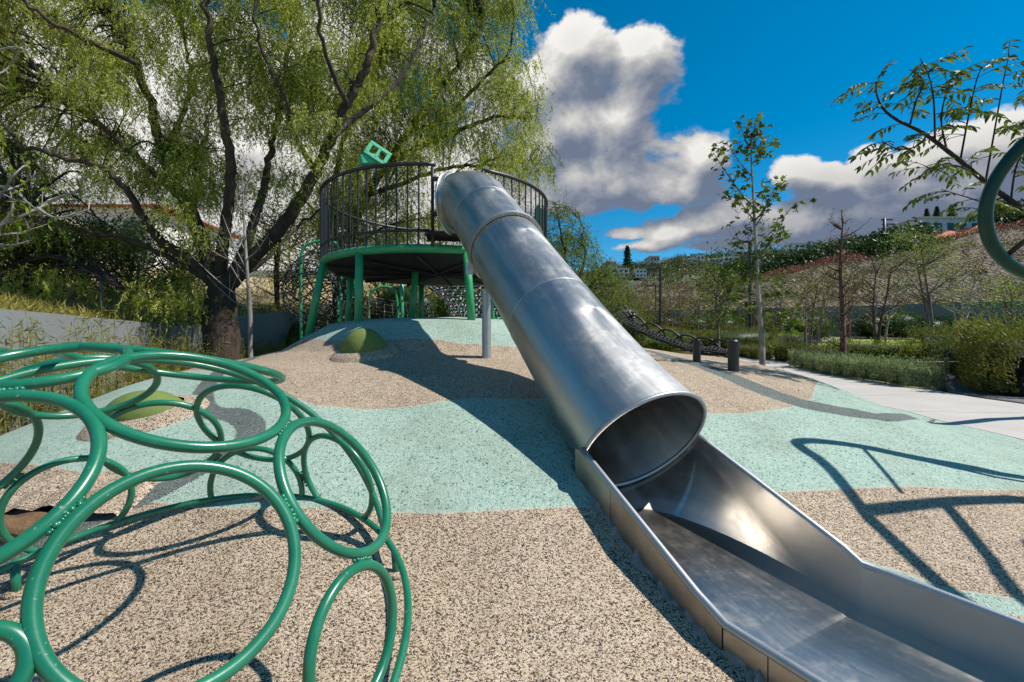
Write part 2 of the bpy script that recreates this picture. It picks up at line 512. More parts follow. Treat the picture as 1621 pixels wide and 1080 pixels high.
m_brick = mat_simple('terracotta', (.33, .12, .07), .85, 0, .25, 1.5)
m_glass = mat_simple('dark_window', (.03, .04, .05), .15, 0, .2, 1)
m_wood = mat_simple('pinkish_timber', (.34, .22, .17), .7, 0, .2, 12)
m_timber = mat_simple('brown_planter_timber', (.16, .075, .045), .7, 0, .25, 9)
m_red = mat_simple('red_hose_rubber', (.50, .035, .02), .4, 0, .15, 9)
m_redmesh = mat_simple('red_mesh', (.42, .12, .085), .8, 0, .45, 1.5)
m_tape = mat_simple('adhesive', (.30, .30, .29), .8, 0, .5, 40, .8, .01)
m_blue = mat_simple('blue_mark', (.01, .02, .45), .4)

# ------------------------------------------------------------------ terrain
CX, CY = -1.16, 7.15                         # centre of the mound and of the lookout platform
ER_Y = [-3, 2, 4.42, 5.4, 8.56, 11.6, 15, 20, 30]
ER_X = [4.75, 4.8, 4.97, 5.1, 5.66, 6.4, 7.5, 9.2, 13]
EL_Y = [-3, 1, 3.5, 5, 6, 7, 9, 13, 30]
EL_X = [-4.5, -4.3, -4.1, -4.05, -3.95, -3.9, -4.1, -3.6, -3.6]
def XR(y): return np.interp(y, ER_Y, ER_X)
def XLf(y): return np.interp(y, EL_Y, EL_X)
def sstep(v): v = np.clip(v, 0, 1); return v * v * (3 - 2 * v)

def H(x, y, ground=False):
    x = np.asarray(x, float); y = np.asarray(y, float)
    b = np.interp(y, [-6, 1, 2.2, 4.4, 12, 16, 22, 30, 45, 80], [-1.13, -1.11, -1.07, -.97, -.88, -.72, -.34, .30, 1.3, 2.0])
    lf = sstep((-x - 2) / 5)
    b = b * (1 - lf) + lf * -1.28
    dx = x - CX
    dx = np.where(dx > 0, dx * .76, dx * 1.12)
    r = np.hypot(dx, y - CY)
    t = np.interp(r, [0, 1.4, 1.75, 2.1, 2.4, 2.8, 3.3, 4.0, 4.5, 4.9, 5.3, 5.7, 6.1], [1, 1, .955, .82, .68, .605, .56, .44, .33, .235, .105, .025, 0])
    t = t * sstep((XR(y) - x) / 1.9)
    t = t * sstep((x + 5.6) / 1.5)
    t = t * np.where(y > CY, sstep((13.0 - y) / 3.0), 1)
    z = b + (.285 - b) * t
    z = z + .012 * np.sin(x * 1.9 + .4) * np.cos(y * 1.6) + .006 * np.sin(x * 5 + y * 3.1)
    return z

def at(px, py, ymax=60):
    """where the ray through a photo pixel meets the ground"""
    ys = np.concatenate([np.arange(.3, 8, .01), np.arange(8, ymax, .03)])
    xs = (px - 810.5) / FP * ys; zs = (540 - py) / FP * ys
    h = H(xs, ys) - zs
    k = np.argmax(h > 0)
    if h[k] <= 0: k = int(np.argmax(h))
    return np.array([xs[k], ys[k], float(H(xs[k], ys[k]))])

def g3(x, y, dz=0): return np.array([x, y, float(H(x, y)) + dz])

def sd_poly(X, Y, poly):
    """signed distance to a polygon, negative inside"""
    P = np.array(poly)[:, :2]; n = len(P)
    d = np.full(X.shape, 1e9); ins = np.zeros(X.shape, bool)
    for i in range(n):
        a = P[i]; b = P[(i + 1) % n]; e = b - a
        t = np.clip(((X - a[0]) * e[0] + (Y - a[1]) * e[1]) / (e @ e + 1e-12), 0, 1)
        d = np.minimum(d, np.hypot(X - a[0] - t * e[0], Y - a[1] - t * e[1]))
        c = ((a[1] > Y) != (b[1] > Y)) & (X < (b[0] - a[0]) * (Y - a[1]) / (b[1] - a[1] + 1e-12) + a[0])
        ins ^= c
    return np.where(ins, -d, d)

def sd_line(X, Y, pts, wd):
    P = crom(np.array(pts)[:, :2], 4); d = np.full(X.shape, 1e9)
    wd = np.interp(np.linspace(0, 1, len(P)), np.linspace(0, 1, len(wd)), wd) if not np.isscalar(wd) else np.full(len(P), wd)
    for i in range(len(P) - 1):
        a = P[i]; e = P[i + 1] - a
        t = np.clip(((X - a[0]) * e[0] + (Y - a[1]) * e[1]) / (e @ e + 1e-12), 0, 1)
        d = np.minimum(d, np.hypot(X - a[0] - t * e[0], Y - a[1] - t * e[1]) - (wd[i] * (1 - t) + wd[i + 1] * t))
    return d

# slide layout (used by the ground cut-out too)
AX = np.array([-.416, .909, 0.0])            # tube axis seen from above, uphill
S0 = np.array([.748, 2.58, -.574])           # centre of the tube mouth
TAN = .787
RT = .405                                   # half width of the open chute at the mouth
def rt_(s): return .338 + .050 * np.exp(-np.clip(s, 0, 9) / .45)      # tube radius, opening a little at the mouth
def rc_(q): return .398 + .036 * np.clip(q, 0, 1.1)                  # chute half width
SIDE = np.array([.909, .416, 0.0])
def tube_off(s): return SIDE * (rt_(s) - .392)
def slide_c(t):
    """centre line of the open trough (rail height), t metres below the mouth: heading bends right and levels"""
    t = np.atleast_1d(np.asarray(t, float)); out = []
    K1 = S0 - AX * .90; zk = -.968
    for q in t:
        if q <= .90: p = S0 - AX * q; p = np.array([p[0], p[1], -.574 - (.394 / .90) * q])
        else:
            dd = np.array([.53, -.848, 0.0]); p = K1 + dd * (q - .90); p[2] = zk - .035 * (q - .90)
        out.append(p)
    return np.array(out)
def slide_side(q):
    a = np.array([.909, .416, 0.0]); b = np.array([.848, .53, 0.0])
    k = np.clip((q - .86) / .08, 0, 1); v = a * (1 - k) + b * k
    return v / np.linalg.norm(v)
TEND = 3.0

# ---- playground surface: rows follow the edges of the rubber
ys = np.concatenate([np.arange(-2.0, .6, .08), np.arange(.6, 3.2, .022), np.arange(3.2, 7.0, .04), np.arange(7.0, 12.6, .09)])
u0 = np.linspace(0, 1, 2001); dens = 1 + 2.6 * sstep((u0 - .40) / .05) * sstep((.80 - u0) / .05)
cu = np.concatenate([[0], np.cumsum((dens[1:] + dens[:-1]) / 2)]); nx = 440
u = np.interp(np.linspace(0, cu[-1], nx), cu, u0)
X = np.array([XLf(y) + (XR(y) - XLf(y)) * u for y in ys]); Y = np.repeat(ys[:, None], nx, 1)
Z = H(X, Y) + .004
p_a = S0[:2] + AX[:2] * .62; p_b = S0[:2] - AX[:2] * .90; p_c = slide_c([TEND + .2])[0][:2]
dcut = sd_line(X, Y, [p_a, S0[:2] + AX[:2] * .25, S0[:2] + AX[:2] * .02, S0[:2] - AX[:2] * .35, p_b, (p_b + p_c) / 2, p_c], [.17, .35, .402, .424, rc_(.9) + .016, rc_(1.1) + .018, rc_(1.1) + .018])
sax = (X - S0[0]) * AX[0] + (Y - S0[1]) * AX[1]
A3_ = np.array([AX[0], AX[1], TAN]); A3_ /= np.linalg.norm(A3_)
Q_ = np.stack([X, Y, Z], 2) - S0; al_ = Q_ @ A3_
rr_ = rt_(al_)
in_tube = (np.linalg.norm(Q_ - al_[..., None] * A3_ - SIDE * (rr_ - .392)[..., None], axis=2) < rr_ - .004) & (al_ > -.7)
dcut = np.where(sax > .02, np.where(in_tube | ((dcut < 0) & (sax < .13)), -.01, .05), dcut)
Z = np.where(dcut < 0, np.minimum(Z - .30, -1.45), Z)
Z = Z + .010 * np.exp(-np.clip(dcut, 0, 1) / .03) * (dcut >= 0)
def A(*pts): return [at(*p)[:2] for p in pts]
top = A((440, 532), (480, 540), (522, 541), (590, 541), (652, 537), (690, 539), (727, 545), (774, 547), (820, 551), (905, 562)) + [np.array(p) for p in [(2.6, 7.6), (2.8, 9), (2, 11), (-1, 12.8), (-4.4, 11.5), (-4.6, 8)]]
mid = [np.array((-5.2, 5.2))] + A((300, 588), (355, 594), (444, 624), (500, 644), (583, 651), (655, 645), (740, 632), (860, 633), (985, 646), (1116, 657), (1180, 656), (1230, 650), (1268, 642), (1284, 633), (1289, 621)) + [np.array((6.2, 8.9)), np.array((6.4, 4)), np.array((6.4, 2.95))] + A((1621, 777), (1479, 773), (1351, 774), (1240, 780), (1100, 792), (930, 806), (860, 807), (700, 816), (583, 813), (500, 806), (411, 808), (311, 806), (239, 797), (205, 775), (150, 755), (60, 738), (0, 734)) + [np.array((-5.2, 2.5))]
T = np.minimum(sd_poly(X, Y, top), sd_poly(X, Y, mid))
b2 = A((1320, 885), (1373, 906), (1440, 924), (1518, 949), (1621, 967)) + [np.array((3.2, 1.5)), np.array((4.9, 1.9))]
T = np.minimum(T, sd_line(X, Y, b2, .062))
sl1 = A((960, 556), (1030, 557), (1079, 571), (1150, 595), (1209, 620), (1259, 637), (1289, 644), (1360, 656), (1423, 661), (1478, 665))
S1 = sd_line(X, Y, sl1, [.10, .12, .13, .13, .15, .14, .13, .10, .06, .02])
sl2 = A((470, 531), (425, 552), (378, 575), (330, 608), (322, 650), (372, 658), (397, 676), (389, 699), (355, 722), (278, 768), (183, 808), (111, 841), (44, 880))
S2 = sd_line(X, Y, sl2, [.07, .08, .08, .07, .08, .08, .08, .08, .07, .07, .07, .07, .07])
S_ = np.minimum(S1, S2)
V = np.stack([X, Y, Z], 2).reshape(-1, 3)
ny = len(ys)
idx = np.arange(ny * nx).reshape(ny, nx)
F = np.stack([idx[:-1, :-1], idx[:-1, 1:], idx[1:, 1:], idx[1:, :-1]], 2).reshape(-1, 4)
def skirt(ring, V, F, dz):
    ring = np.array(ring); n0 = len(V)
    low = V[ring].copy(); low[:, 2] -= dz
    k = len(ring); a = np.arange(k - 1)
    Fs = np.stack([ring[a + 1], ring[a], n0 + a, n0 + a + 1], 1)
    return np.vstack([V, low]), np.vstack([F, Fs])
n_main = len(V)
ring = np.concatenate([idx[0, :], idx[1:, -1], idx[-1, -2::-1], idx[-2::-1, 0]])
V, F = skirt(ring, V, F, .16)
surf = M('playground_surface', V, F, m_rubber)
tag(surf, kind='structure')
for nm, arr in (('teal', T), ('slate', S_)):
    at_ = surf.data.attributes.new(nm, 'FLOAT', 'POINT')
    full = np.concatenate([arr.ravel(), arr.ravel()[ring]])
    at_.data.foreach_set('value', full.astype(np.float32))

# ---- ground sheet to the horizon
gx = np.unique(np.concatenate([np.arange(-14, 24, .22), np.arange(-60, -14, 3), np.arange(24, 90, 3), [-600, -300, -120, 150, 300, 600, 900]]))
gy = np.unique(np.concatenate([np.arange(-6, 26, .22), np.arange(26, 60, 1.2), [-60, -25, -12, 75, 100, 160, 300, 600, 900]]))
GX, GY = np.meshgrid(gx, gy)
GZ = H(GX, GY)
GZ = np.where((GX > XLf(GY) - .05) & (GX < XR(GY) + .05) & (GY < 12.7), GZ - .34, GZ - .03)
GZ = np.where((GX > XR(GY) - .1) & (GX < XR(GY) + 3.4) & (GY < 26), GZ - .05, GZ)
n1, n2 = GX.shape
idx = np.arange(n1 * n2).reshape(n1, n2)
F = np.stack([idx[:-1, :-1], idx[:-1, 1:], idx[1:, 1:], idx[1:, :-1]], 2).reshape(-1, 4)
tag(M('ground', np.stack([GX, GY, GZ], 2).reshape(-1, 3), F, m_garden), kind='structure')

# ---- concrete path in slabs, from the rubber edge to the hedges
FE_Y = [-3, 4.4, 6.6, 7.5, 8.6, 11.6, 15, 20, 26]
FE_X = [7.5, 7.5, 7.55, 7.6, 7.75, 8.35, 9.3, 11.0, 14.5]
def FE(y): return np.interp(y, FE_Y, FE_X)
path = empty('path', (6.4, 6, -1), None, None); tag(path, kind='structure')
cuts = [-3, -1.2, .6, 2.4, 4.2, 6.0, 7.8, 9.6, 11.6, 13.8, 16, 18.5, 22, 26]
for i in range(len(cuts) - 1):
    yy = np.linspace(cuts[i] + .006, cuts[i + 1] - .006, 14)
    uu = np.linspace(0, 1, 9)
    PX = np.array([XR(y) + .012 + (FE(y) - XR(y) - .012) * uu for y in yy]); PY = np.repeat(yy[:, None], 9, 1)
    PZ = H(PX, PY) + .008
    V = np.stack([PX, PY, PZ], 2).reshape(-1, 3); idx = np.arange(14 * 9).reshape(14, 9)
    F = np.stack([idx[:-1, :-1], idx[:-1, 1:], idx[1:, 1:], idx[1:, :-1]], 2).reshape(-1, 4)
    rg = np.concatenate([idx[0, :], idx[1:, -1], idx[-1, -2::-1], idx[-2::-1, 0]])
    V, F = skirt(rg, V, F, .12)
    M('slab', V, F, m_conc, path, smooth=False)
# side path (grey gravel between the hedges)
def strip(name, L, Rr, dz, mat, kind='structure', k=10, sk=.05):
    L = crom(L, 5); Rr = crom(Rr, 5); n = min(len(L), len(Rr)); uu = np.linspace(0, 1, k)
    PX = L[:n, 0:1] * (1 - uu) + Rr[:n, 0:1] * uu; PY = L[:n, 1:2] * (1 - uu) + Rr[:n, 1:2] * uu
    PZ = H(PX, PY) + dz; V = np.stack([PX, PY, PZ], 2).reshape(-1, 3); idx = np.arange(n * k).reshape(n, k)
    F = np.stack([idx[:-1, :-1], idx[:-1, 1:], idx[1:, 1:], idx[1:, :-1]], 2).reshape(-1, 4)
    rg = np.concatenate([idx[0, :], idx[1:, -1], idx[-1, -2::-1], idx[-2::-1, 0]])
    V, F = skirt(rg, V, F, sk)
    return tag(M(name, V, F, mat), kind=kind)
strip('gravel_path', [(7.8, 8.0), (9.0, 9.6), (11, 12), (14, 14.5)], [(7.75, 6.4), (9.2, 7.6), (12, 10.6), (15.5, 12.6)], .0, m_gravel)
strip('concrete_apron', [(7.62, 6.4), (9.2, 7.55), (10.4, 8.6)], [(7.62, 2.0), (10.5, 3.5), (13.5, 6.5)], .006, m_conc)
strip('lawn', [(10.5, 19.5), (12.5, 23.5), (16, 28)], [(19, 17.5), (23, 22), (27, 27)], .0, mat_terrain('lawn_grass', [(.3, (.10, .14, .03)), (.5, (.22, .26, .06)), (.7, (.34, .34, .11))], 1.5))

# ------------------------------------------------------------------ slopes and hills behind
def slope(name, rows, mat, nu=140, nv=46, rough=.35, seed=3):
    """rows: list of world polylines (x,y,z) from front to back, blended into a rough sheet"""
    rr = [crom(np.array(r, float), 12) for r in rows]
    rs = []
    for r in rr:
        s = np.linspace(0, len(r) - 1, nu); i = np.clip(s.astype(int), 0, len(r) - 2); f = (s - i)[:, None]
        rs.append(r[i] * (1 - f) + r[i + 1] * f)
    rs = np.array(rs); k = np.linspace(0, len(rs) - 1, nv)
    G = np.array([rs[min(int(q), len(rs) - 2)] * (1 - (q - min(int(q), len(rs) - 2))) + rs[min(int(q), len(rs) - 2) + 1] * (q - min(int(q), len(rs) - 2)) for q in k])
    rng = np.random.default_rng(seed)
    for fr, am in ((.35, 1), (.9, .5), (2.1, .25)):
        ph = rng.uniform(0, 6, 4)
        G[:, :, 2] += rough * am * np.sin(G[:, :, 0] * fr + ph[0] + 1.3 * np.sin(G[:, :, 1] * fr * .8 + ph[1])) * np.cos(G[:, :, 1] * fr * 1.1 + ph[2])
    idx = np.arange(nv * nu).reshape(nv, nu)
    F = np.stack([idx[:-1, :-1], idx[:-1, 1:], idx[1:, 1:], idx[1:, :-1]], 2).reshape(-1, 4)
    o = tag(M(name, G.reshape(-1, 3), F, mat), kind='structure')
    return o, G
def row(y, *pp): return [P3(px, py, y) for px, py in pp]

# dry bank behind the left wall
WL_PTS = np.array([(-6.6, -1.5, .42), (-6.0, 2, .40), (-5.75, 4.8, .36), (-6.5, 7.6, .34), (-7.3, 10.4, .34), (-7.15, 12.4, .72), (-6.0, 14.6, .95), (-3.5, 15.8, .98), (0, 16.4, .98), (3.5, 17.0, .98)])
WLs = crom(WL_PTS, 8)
def off(P, d):
    T_ = np.gradient(P[:, :2], axis=0); T_ /= np.linalg.norm(T_, axis=1)[:, None]
    Q = P.copy(); Q[:, 0] -= T_[:, 1] * d; Q[:, 1] += T_[:, 0] * d
    return Q
r0 = off(WLs, .24); r0[:, 2] -= .10
r1 = off(WLs, 2.0); r1[:, 2] += .22
r2 = off(WLs, 6.0); r2[:, 2] += 1.1
r3 = off(WLs, 13.0); r3[:, 2] += 2.6
r4 = off(WLs, 30.0); r4[:, 2] += 3.4
bank, bankG = slope('dry_bank', [r0[::4], r1[::4], r2[::4], r3[::4], r4[::4]], m_dry, 120, 40, .07, 5)

# big netted slope on the right, behind the garden wall
WR = np.array([(-4, 33, 1.6), (3, 33.5, 1.9), (9, 33, 2.15), (16, 31, 2.2), (24, 30, 2.35), (32, 28, 2.5), (42, 26, 2.7), (56, 20, 2.9)])
def topz(px): return np.interp(px, [940, 1010, 1100, 1200, 1290, 1400, 1500, 1621, 1800, 2200, 2800], [462, 455, 448, 436, 418, 392, 372, 352, 325, 280, 240])
rows = [[(p[0], p[1] + .5, p[2] - .4) for p in WR]]
for fr in (.33, .66, 1.0):
    rw = []
    for i, p in enumerate(WR):
        px0 = 810.5 + FP * p[0] / p[1]
        y1 = p[1] + 26 * fr * (1.0)
        x1 = p[0] * (y1 / p[1])
        zt = (540 - topz(px0)) / FP * (p[1] + 26)
        z = p[2] + (zt - p[2]) * (fr ** .9)
        rw.append((x1, y1, z))
    rows.append(rw)
rows.append([(p[0] * 1.6, p[1] + 30, p[2] + 1.0) for p in rows[-1]])
rslope, rsG = slope('netted_slope', rows, m_brown, 220, 90, .32, 9)

far, farG = slope('far_hill', [
    [(-160, 60, 0), (-60, 62, 1), (0, 66, 2.2), (40, 70, 3), (110, 66, 3)],
    row(105, (-400, 470), (300, 468), (700, 462), (900, 455), (1050, 452), (1200, 448), (1400, 440), (1700, 430)),
    row(150, (-400, 440), (300, 440), (700, 440), (880, 438), (1000, 432), (1100, 420), (1200, 412), (1300, 405), (1400, 392), (1700, 380)),
    row(200, (-400, 425), (300, 428), (700, 432), (880, 432), (960, 430), (1020, 424), (1080, 412), (1160, 407), (1240, 398), (1330, 386), (1400, 376), (1700, 350)),
    row(280, (-400, 440), (300, 440), (700, 445), (880, 440), (1000, 434), (1100, 424), (1200, 420), (1300, 410), (1400, 400), (1700, 390))], m_farhill, 160, 60, .9, 4)

# ------------------------------------------------------------------ walls
def wallmesh(name, P, thick, zbot, label, mat=m_wall, cat='wall'):
    a = off(P, -thick / 2); b = off(P, thick / 2); V = []; F = []
    n = len(P)
    for i in range(n):
        zb = zbot[i] if not np.isscalar(zbot) else zbot
        V += [(a[i, 0], a[i, 1], zb), (a[i, 0], a[i, 1], P[i, 2]), (b[i, 0], b[i, 1], P[i, 2]), (b[i, 0], b[i, 1], zb)]
    for i in range(n - 1):
        for j in range(3): F.append((i * 4 + j, i * 4 + j + 1, (i + 1) * 4 + j + 1, (i + 1) * 4 + j))
    F.append((0, 1, 2, 3)); F.append((n * 4 - 1, n * 4 - 2, n * 4 - 3, n * 4 - 4))
    o = M(name, V, F, mat, None, False)
    return tag(o, label, cat)
wallmesh('retaining_wall', WLs, .18, -1.6, 'curved blue grey concrete wall behind the reeds and the big tree')
WRs = crom(WR, 8)
wallmesh('garden_wall', WRs, .3, -.6, 'long grey green wall at the foot of the netted slope', mat_simple('grey_green_render', (.13, .15, .145), .9, 0, .35, .5, .3, .01))

# ------------------------------------------------------------------ tube slide
def ring_verts(c, U, W, r, n, a0=0, a1=2 * math.pi, closed=True):
    th = np.linspace(a0, a1, n, endpoint=not closed)
    return c + r * (np.cos(th)[:, None] * U + np.sin(th)[:, None] * W)
nrm = lambda v: np.array(v) / np.linalg.norm(v)
A3 = nrm([AX[0], AX[1], TAN])
axis_pts = [S0 + A3 * s + tube_off(s) for s in np.linspace(0, 3.26, 36)]
e0 = axis_pts[-1]; E = np.array([-.74, 5.33, 1.60]); d1 = nrm([-.985, .17, 0])
c1 = e0 + A3 * .20; c2 = E - d1 * .20
bend = [((1 - t) ** 3) * e0 + 3 * ((1 - t) ** 2) * t * c1 + 3 * (1 - t) * t * t * c2 + t ** 3 * E for t in np.linspace(0, 1, 12)[1:]]
slide = empty('tube_slide', S0 + np.array([0, 0, -.5]), 'long stainless steel tube slide running down from the platform into an open chute', 'slide')
def pipe_sheet(name, pts, r, seg, mat, parent, thick=.004, along0=0.0):
    pts = np.array(pts); T_ = np.gradient(pts, axis=0); T_ /= np.linalg.norm(T_, axis=1)[:, None]
    T_[np.linalg.norm(pts - allp[0], axis=1) < 3.1] = A3
    V = []; AL = []; s = along0; k = 0; rings = []
    for side in (0, 1):
        s = along0
        for i, p in enumerate(pts):
            if i: s += np.linalg.norm(p - pts[i - 1])
            rr = float(rt_(np.linalg.norm(p - allp[0]))) + r - side * thick
            Uv = nrm(np.cross(T_[i], (0, 0, 1))); Wv = np.cross(Uv, T_[i])
            V.append(ring_verts(p, Uv, Wv, rr, seg)); th = np.linspace(0, 2 * np.pi, seg, endpoint=False)
            AL.append(np.stack([np.full(seg, s), .39 * np.cos(th), .39 * np.sin(th)], 1))
    V = np.vstack(V); AL = np.vstack(AL); n = len(pts); F = []
    for side in (0, 1):
        o0 = side * n * seg
        for i in range(n - 1):
            for j in range(seg):
                k = (j + 1) % seg; q = (o0 + i * seg + j, o0 + i * seg + k, o0 + (i + 1) * seg + k, o0 + (i + 1) * seg + j)
                F.append(q if side == 0 else q[::-1])
    for i in (0, n - 1):
        for j in range(seg):
            k = (j + 1) % seg; F.append((i * seg + j, i * seg + k, n * seg + i * seg + k, n * seg + i * seg + j))
    o = M(name, V, F, mat, parent)
    a = o.data.attributes.new('along', 'FLOAT_VECTOR', 'POINT'); a.data.foreach_set('vector', AL.ravel().astype(np.float32))
    autosmooth(o, 40)
    return o
SEG = 96
allp = np.array(axis_pts + bend)
dl = np.concatenate([[0], np.cumsum(np.linalg.norm(np.diff(allp, axis=0), axis=1))])
def ax_at(s): return np.array([np.interp(s, dl, allp[:, k]) for k in range(3)])
joints = [0.0, 1.22, 2.30, 2.95, dl[-1] - .14, dl[-1]]
for i in range(len(joints) - 1):
    a, b = joints[i] + (.003 if i else 0), joints[i + 1] - .003
    pts = np.array([ax_at(s) for s in np.linspace(a, b, max(4, int((b - a) / .08)))])
    pipe_sheet('tube_section', pts, -.002 * (i % 2), SEG, m_steel, slide, .005, joints[i] + i * 3.3)
def torus(c, ax, r, rr, name, mat, parent, seg=96, s2=8, flat=None):
    Uv = nrm(np.cross(ax, (0, 0, 1))) if abs(ax[2]) < .99 else np.array([1., 0, 0]); Wv = np.cross(Uv, ax)
    b = B(); b.tube(ring_verts(c, Uv, Wv, r, seg), rr, s2, closed=True); return b.make(name, mat, parent)
torus(allp[0] - A3 * .002, A3, float(rt_(0)) + .002, .0125, 'mouth_rim', m_galv, slide)
torus(allp[-1], nrm(allp[-1] - allp[-2]), float(rt_(3.5)) + .004, .012, 'entry_rim', m_galv, slide)
for s in (1.22, 2.95, dl[-1] - .14):
    torus(ax_at(s), nrm(ax_at(s + .02) - ax_at(s - .02)), float(rt_(s)) - .0015, .0035, 'weld_seam', m_galv, slide, 80, 6)
# flat flange collar with its ear
RF = float(rt_(2.3)); cf = ax_at(2.30); af = nrm(ax_at(2.33) - ax_at(2.27)); Uv = nrm(np.cross(af, (0, 0, 1))); Wv = np.cross(Uv, af)
fb = B(); rows_ = []
for (rr, dd) in ((RF + .002, -.02), (RF + .030, -.02), (RF + .030, .02), (RF + .002, .02)):
    rows_.append(ring_verts(cf + af * dd, Uv, Wv, rr, 80))
V = np.vstack(rows_); F = []
for i in range(4):
    for j in range(80): F.append((i * 80 + j, i * 80 + (j + 1) % 80, ((i + 1) % 4) * 80 + (j + 1) % 80, ((i + 1) % 4) * 80 + j))
autosmooth(M('flange_collar', V, F, m_galv, slide), 30)
for k in range(16):
    a_ = 2 * math.pi * k / 16; b = B(); pc = cf + (RF + .017) * (math.cos(a_) * Uv + math.sin(a_) * Wv)
    b.tube([pc - af * .030, pc + af * .030], .007, 6); b.make('bolt', m_galv, slide)
ear = B(); pe = cf - Uv * (RF + .045) * .80 - Wv * (RF + .045) * .60
ear.box(pe, (.035, .012, .055)); ear.tube([pe + (-.01, -.03, 0), pe + (-.01, .03, 0)], .012, 6)
bevel(ear.make('flange_bracket', m_galv, slide, False), .003)
# support post under the tube
pp = at(770, 567); spost = B()
ptop = np.interp(pp[1], allp[:30, 1], allp[:30, 2]) - .44
spost.lathe((pp[0], pp[1], 0), [(.045, pp[2] - .15), (.045, pp[2] + .68), (.0, pp[2] + .682)], 20)
autosmooth(spost.make('support_post', m_galv, slide))
sb = B(); sb.box((pp[0], pp[1], (pp[2] + .66 + ptop + .16) / 2), (.012, .03, abs(ptop + .16 - pp[2] - .66) / 2)); sb.make('support_bracket', m_galv, slide, False)

# open chute: the steep half pipe runs out into a flat floor
NH = 26
def flo_z(q):
    s_bot = q + .262
    return -.985 - .150 * s_bot if q <= .90 else -.985 - .150 * 1.162 - .035 * (q - .9)
def cyl_z(q, v):
    W = rc_(q)
    return -.909 - TAN * (q + .262) + .52 * (1 - np.sqrt(np.clip(1 - (v / W) ** 2, 0, 1)))
def vrow(q):
    """lateral stations: left wall, flat floor, right wall, meeting exactly on the crease"""
    RT = float(rc_(q)); k = (flo_z(q) - cyl_z(q, 0.0)) / .52
    vi = 0.004 if k <= 0 else (RT * .9995 if k >= 1 else RT * math.sqrt(1 - (1 - k) ** 2))
    vi = min(max(vi, .004), RT * .9995)
    th = np.linspace(math.pi / 2, math.asin(vi / RT), NH); w_ = RT * np.sin(th)
    return np.concatenate([-w_, np.linspace(-vi, vi, 12)[1:-1], w_[::-1]])
NU = 2 * NH + 10
def chute_profile(q):
    c = slide_c([q])[0]; sv = slide_side(q)
    v = vrow(q)
    z = np.maximum(cyl_z(q, v), flo_z(q)); z = np.minimum(z, c[2])
    P = c + sv * v[:, None]; P[:, 2] = z
    return P, c, sv
qs = np.concatenate([np.arange(-.262, .9, .010), np.arange(.9, TEND, .05)])
V = []; AL = []
for q in qs:
    P, c, sv = chute_profile(q)
    if q < 0:   # inside the tube: follow the mouth's lower half
        c = S0 - AX * q; v = vrow(q) * (1 - .03 * float(sstep(-q / .06)))
        s_bot = q + .262
        cyl = cyl_z(q, v) + .004
        flo = -.985 - .150 * s_bot
        P = c + SIDE * v[:, None]; P[:, 2] = np.maximum(cyl, flo)
        # keep only what lies outside the slanted mouth plane
        dist = (P - S0) @ A3
        over = np.clip(dist + .0, 0, None)
        P = P - A3 * over[:, None]
        c = c.copy(); c[2] = P[0, 2]
    RT = float(rc_(q)); lip = np.array([c + sv * (-RT), c + sv * RT]); lip[:, 2] = max(c[2], P[0, 2]) if q >= 0 else P[0, 2]
    row_ = np.vstack([lip[0], P, lip[1]])
    V.append(row_); AL.append(np.stack([np.full(NU + 2, q + 10), np.linspace(-.6, .6, NU + 2), np.zeros(NU + 2)], 1))
n = len(qs); m_ = NU + 2
V = np.vstack(V); AL = np.vstack(AL); idx = np.arange(n * m_).reshape(n, m_)
F = np.stack([idx[:-1, :-1], idx[:-1, 1:], idx[1:, 1:], idx[1:, :-1]], 2).reshape(-1, 4)
ch = M('chute_bed', V, F, m_steel_in, slide)
a = ch.data.attributes.new('along', 'FLOAT_VECTOR', 'POINT'); a.data.foreach_set('vector', AL.ravel().astype(np.float32))
autosmooth(ch, 22)
# side panels (outer skin down into the rubber) and rolled rails
for sgn in (-1, 1):
    b = B(); edge = np.array([slide_c([q])[0] + slide_side(q) * sgn * (rc_(q) + .016) for q in np.concatenate([np.arange(0, .88, .08), np.arange(.9, TEND, .12)])])
    b.tube(edge, .0165, 12); b.make('side_rail', m_galv, slide)
    for (qa, qb) in ((-.05, .27), (.274, .895), (.899, 1.02), (1.024, 2.0), (2.004, TEND)):
        qq = np.linspace(qa, qb, 8); V = []; F = []
        for q in qq:
            c = slide_c([max(q, 0)])[0] if q >= 0 else S0 - AX * q
            p = c + slide_side(q) * sgn * (rc_(q) + .003)
            V += [(p[0], p[1], p[2] - .004), (p[0], p[1], min(p[2] - .2, -1.3))]
            p = p + slide_side(q) * sgn * .026
            V += [(p[0], p[1], p[2] - .004), (p[0], p[1], min(p[2] - .2, -1.3))]
        for i in range(7):
            a0 = i * 4; b0 = a0 + 4
            F += [(a0, b0, b0 + 1, a0 + 1), (a0 + 2, a0 + 3, b0 + 3, b0 + 2), (a0, a0 + 2, b0 + 2, b0)]
        F += [(0, 1, 3, 2), (28, 30, 31, 29)]
        so_ = M('side_panel', V, F, m_steel_out, slide, False)
        a = so_.data.attributes.new('along', 'FLOAT_VECTOR', 'POINT')
        vv = np.array(V); a.data.foreach_set('vector', (vv * 1.0).ravel().astype(np.float32))
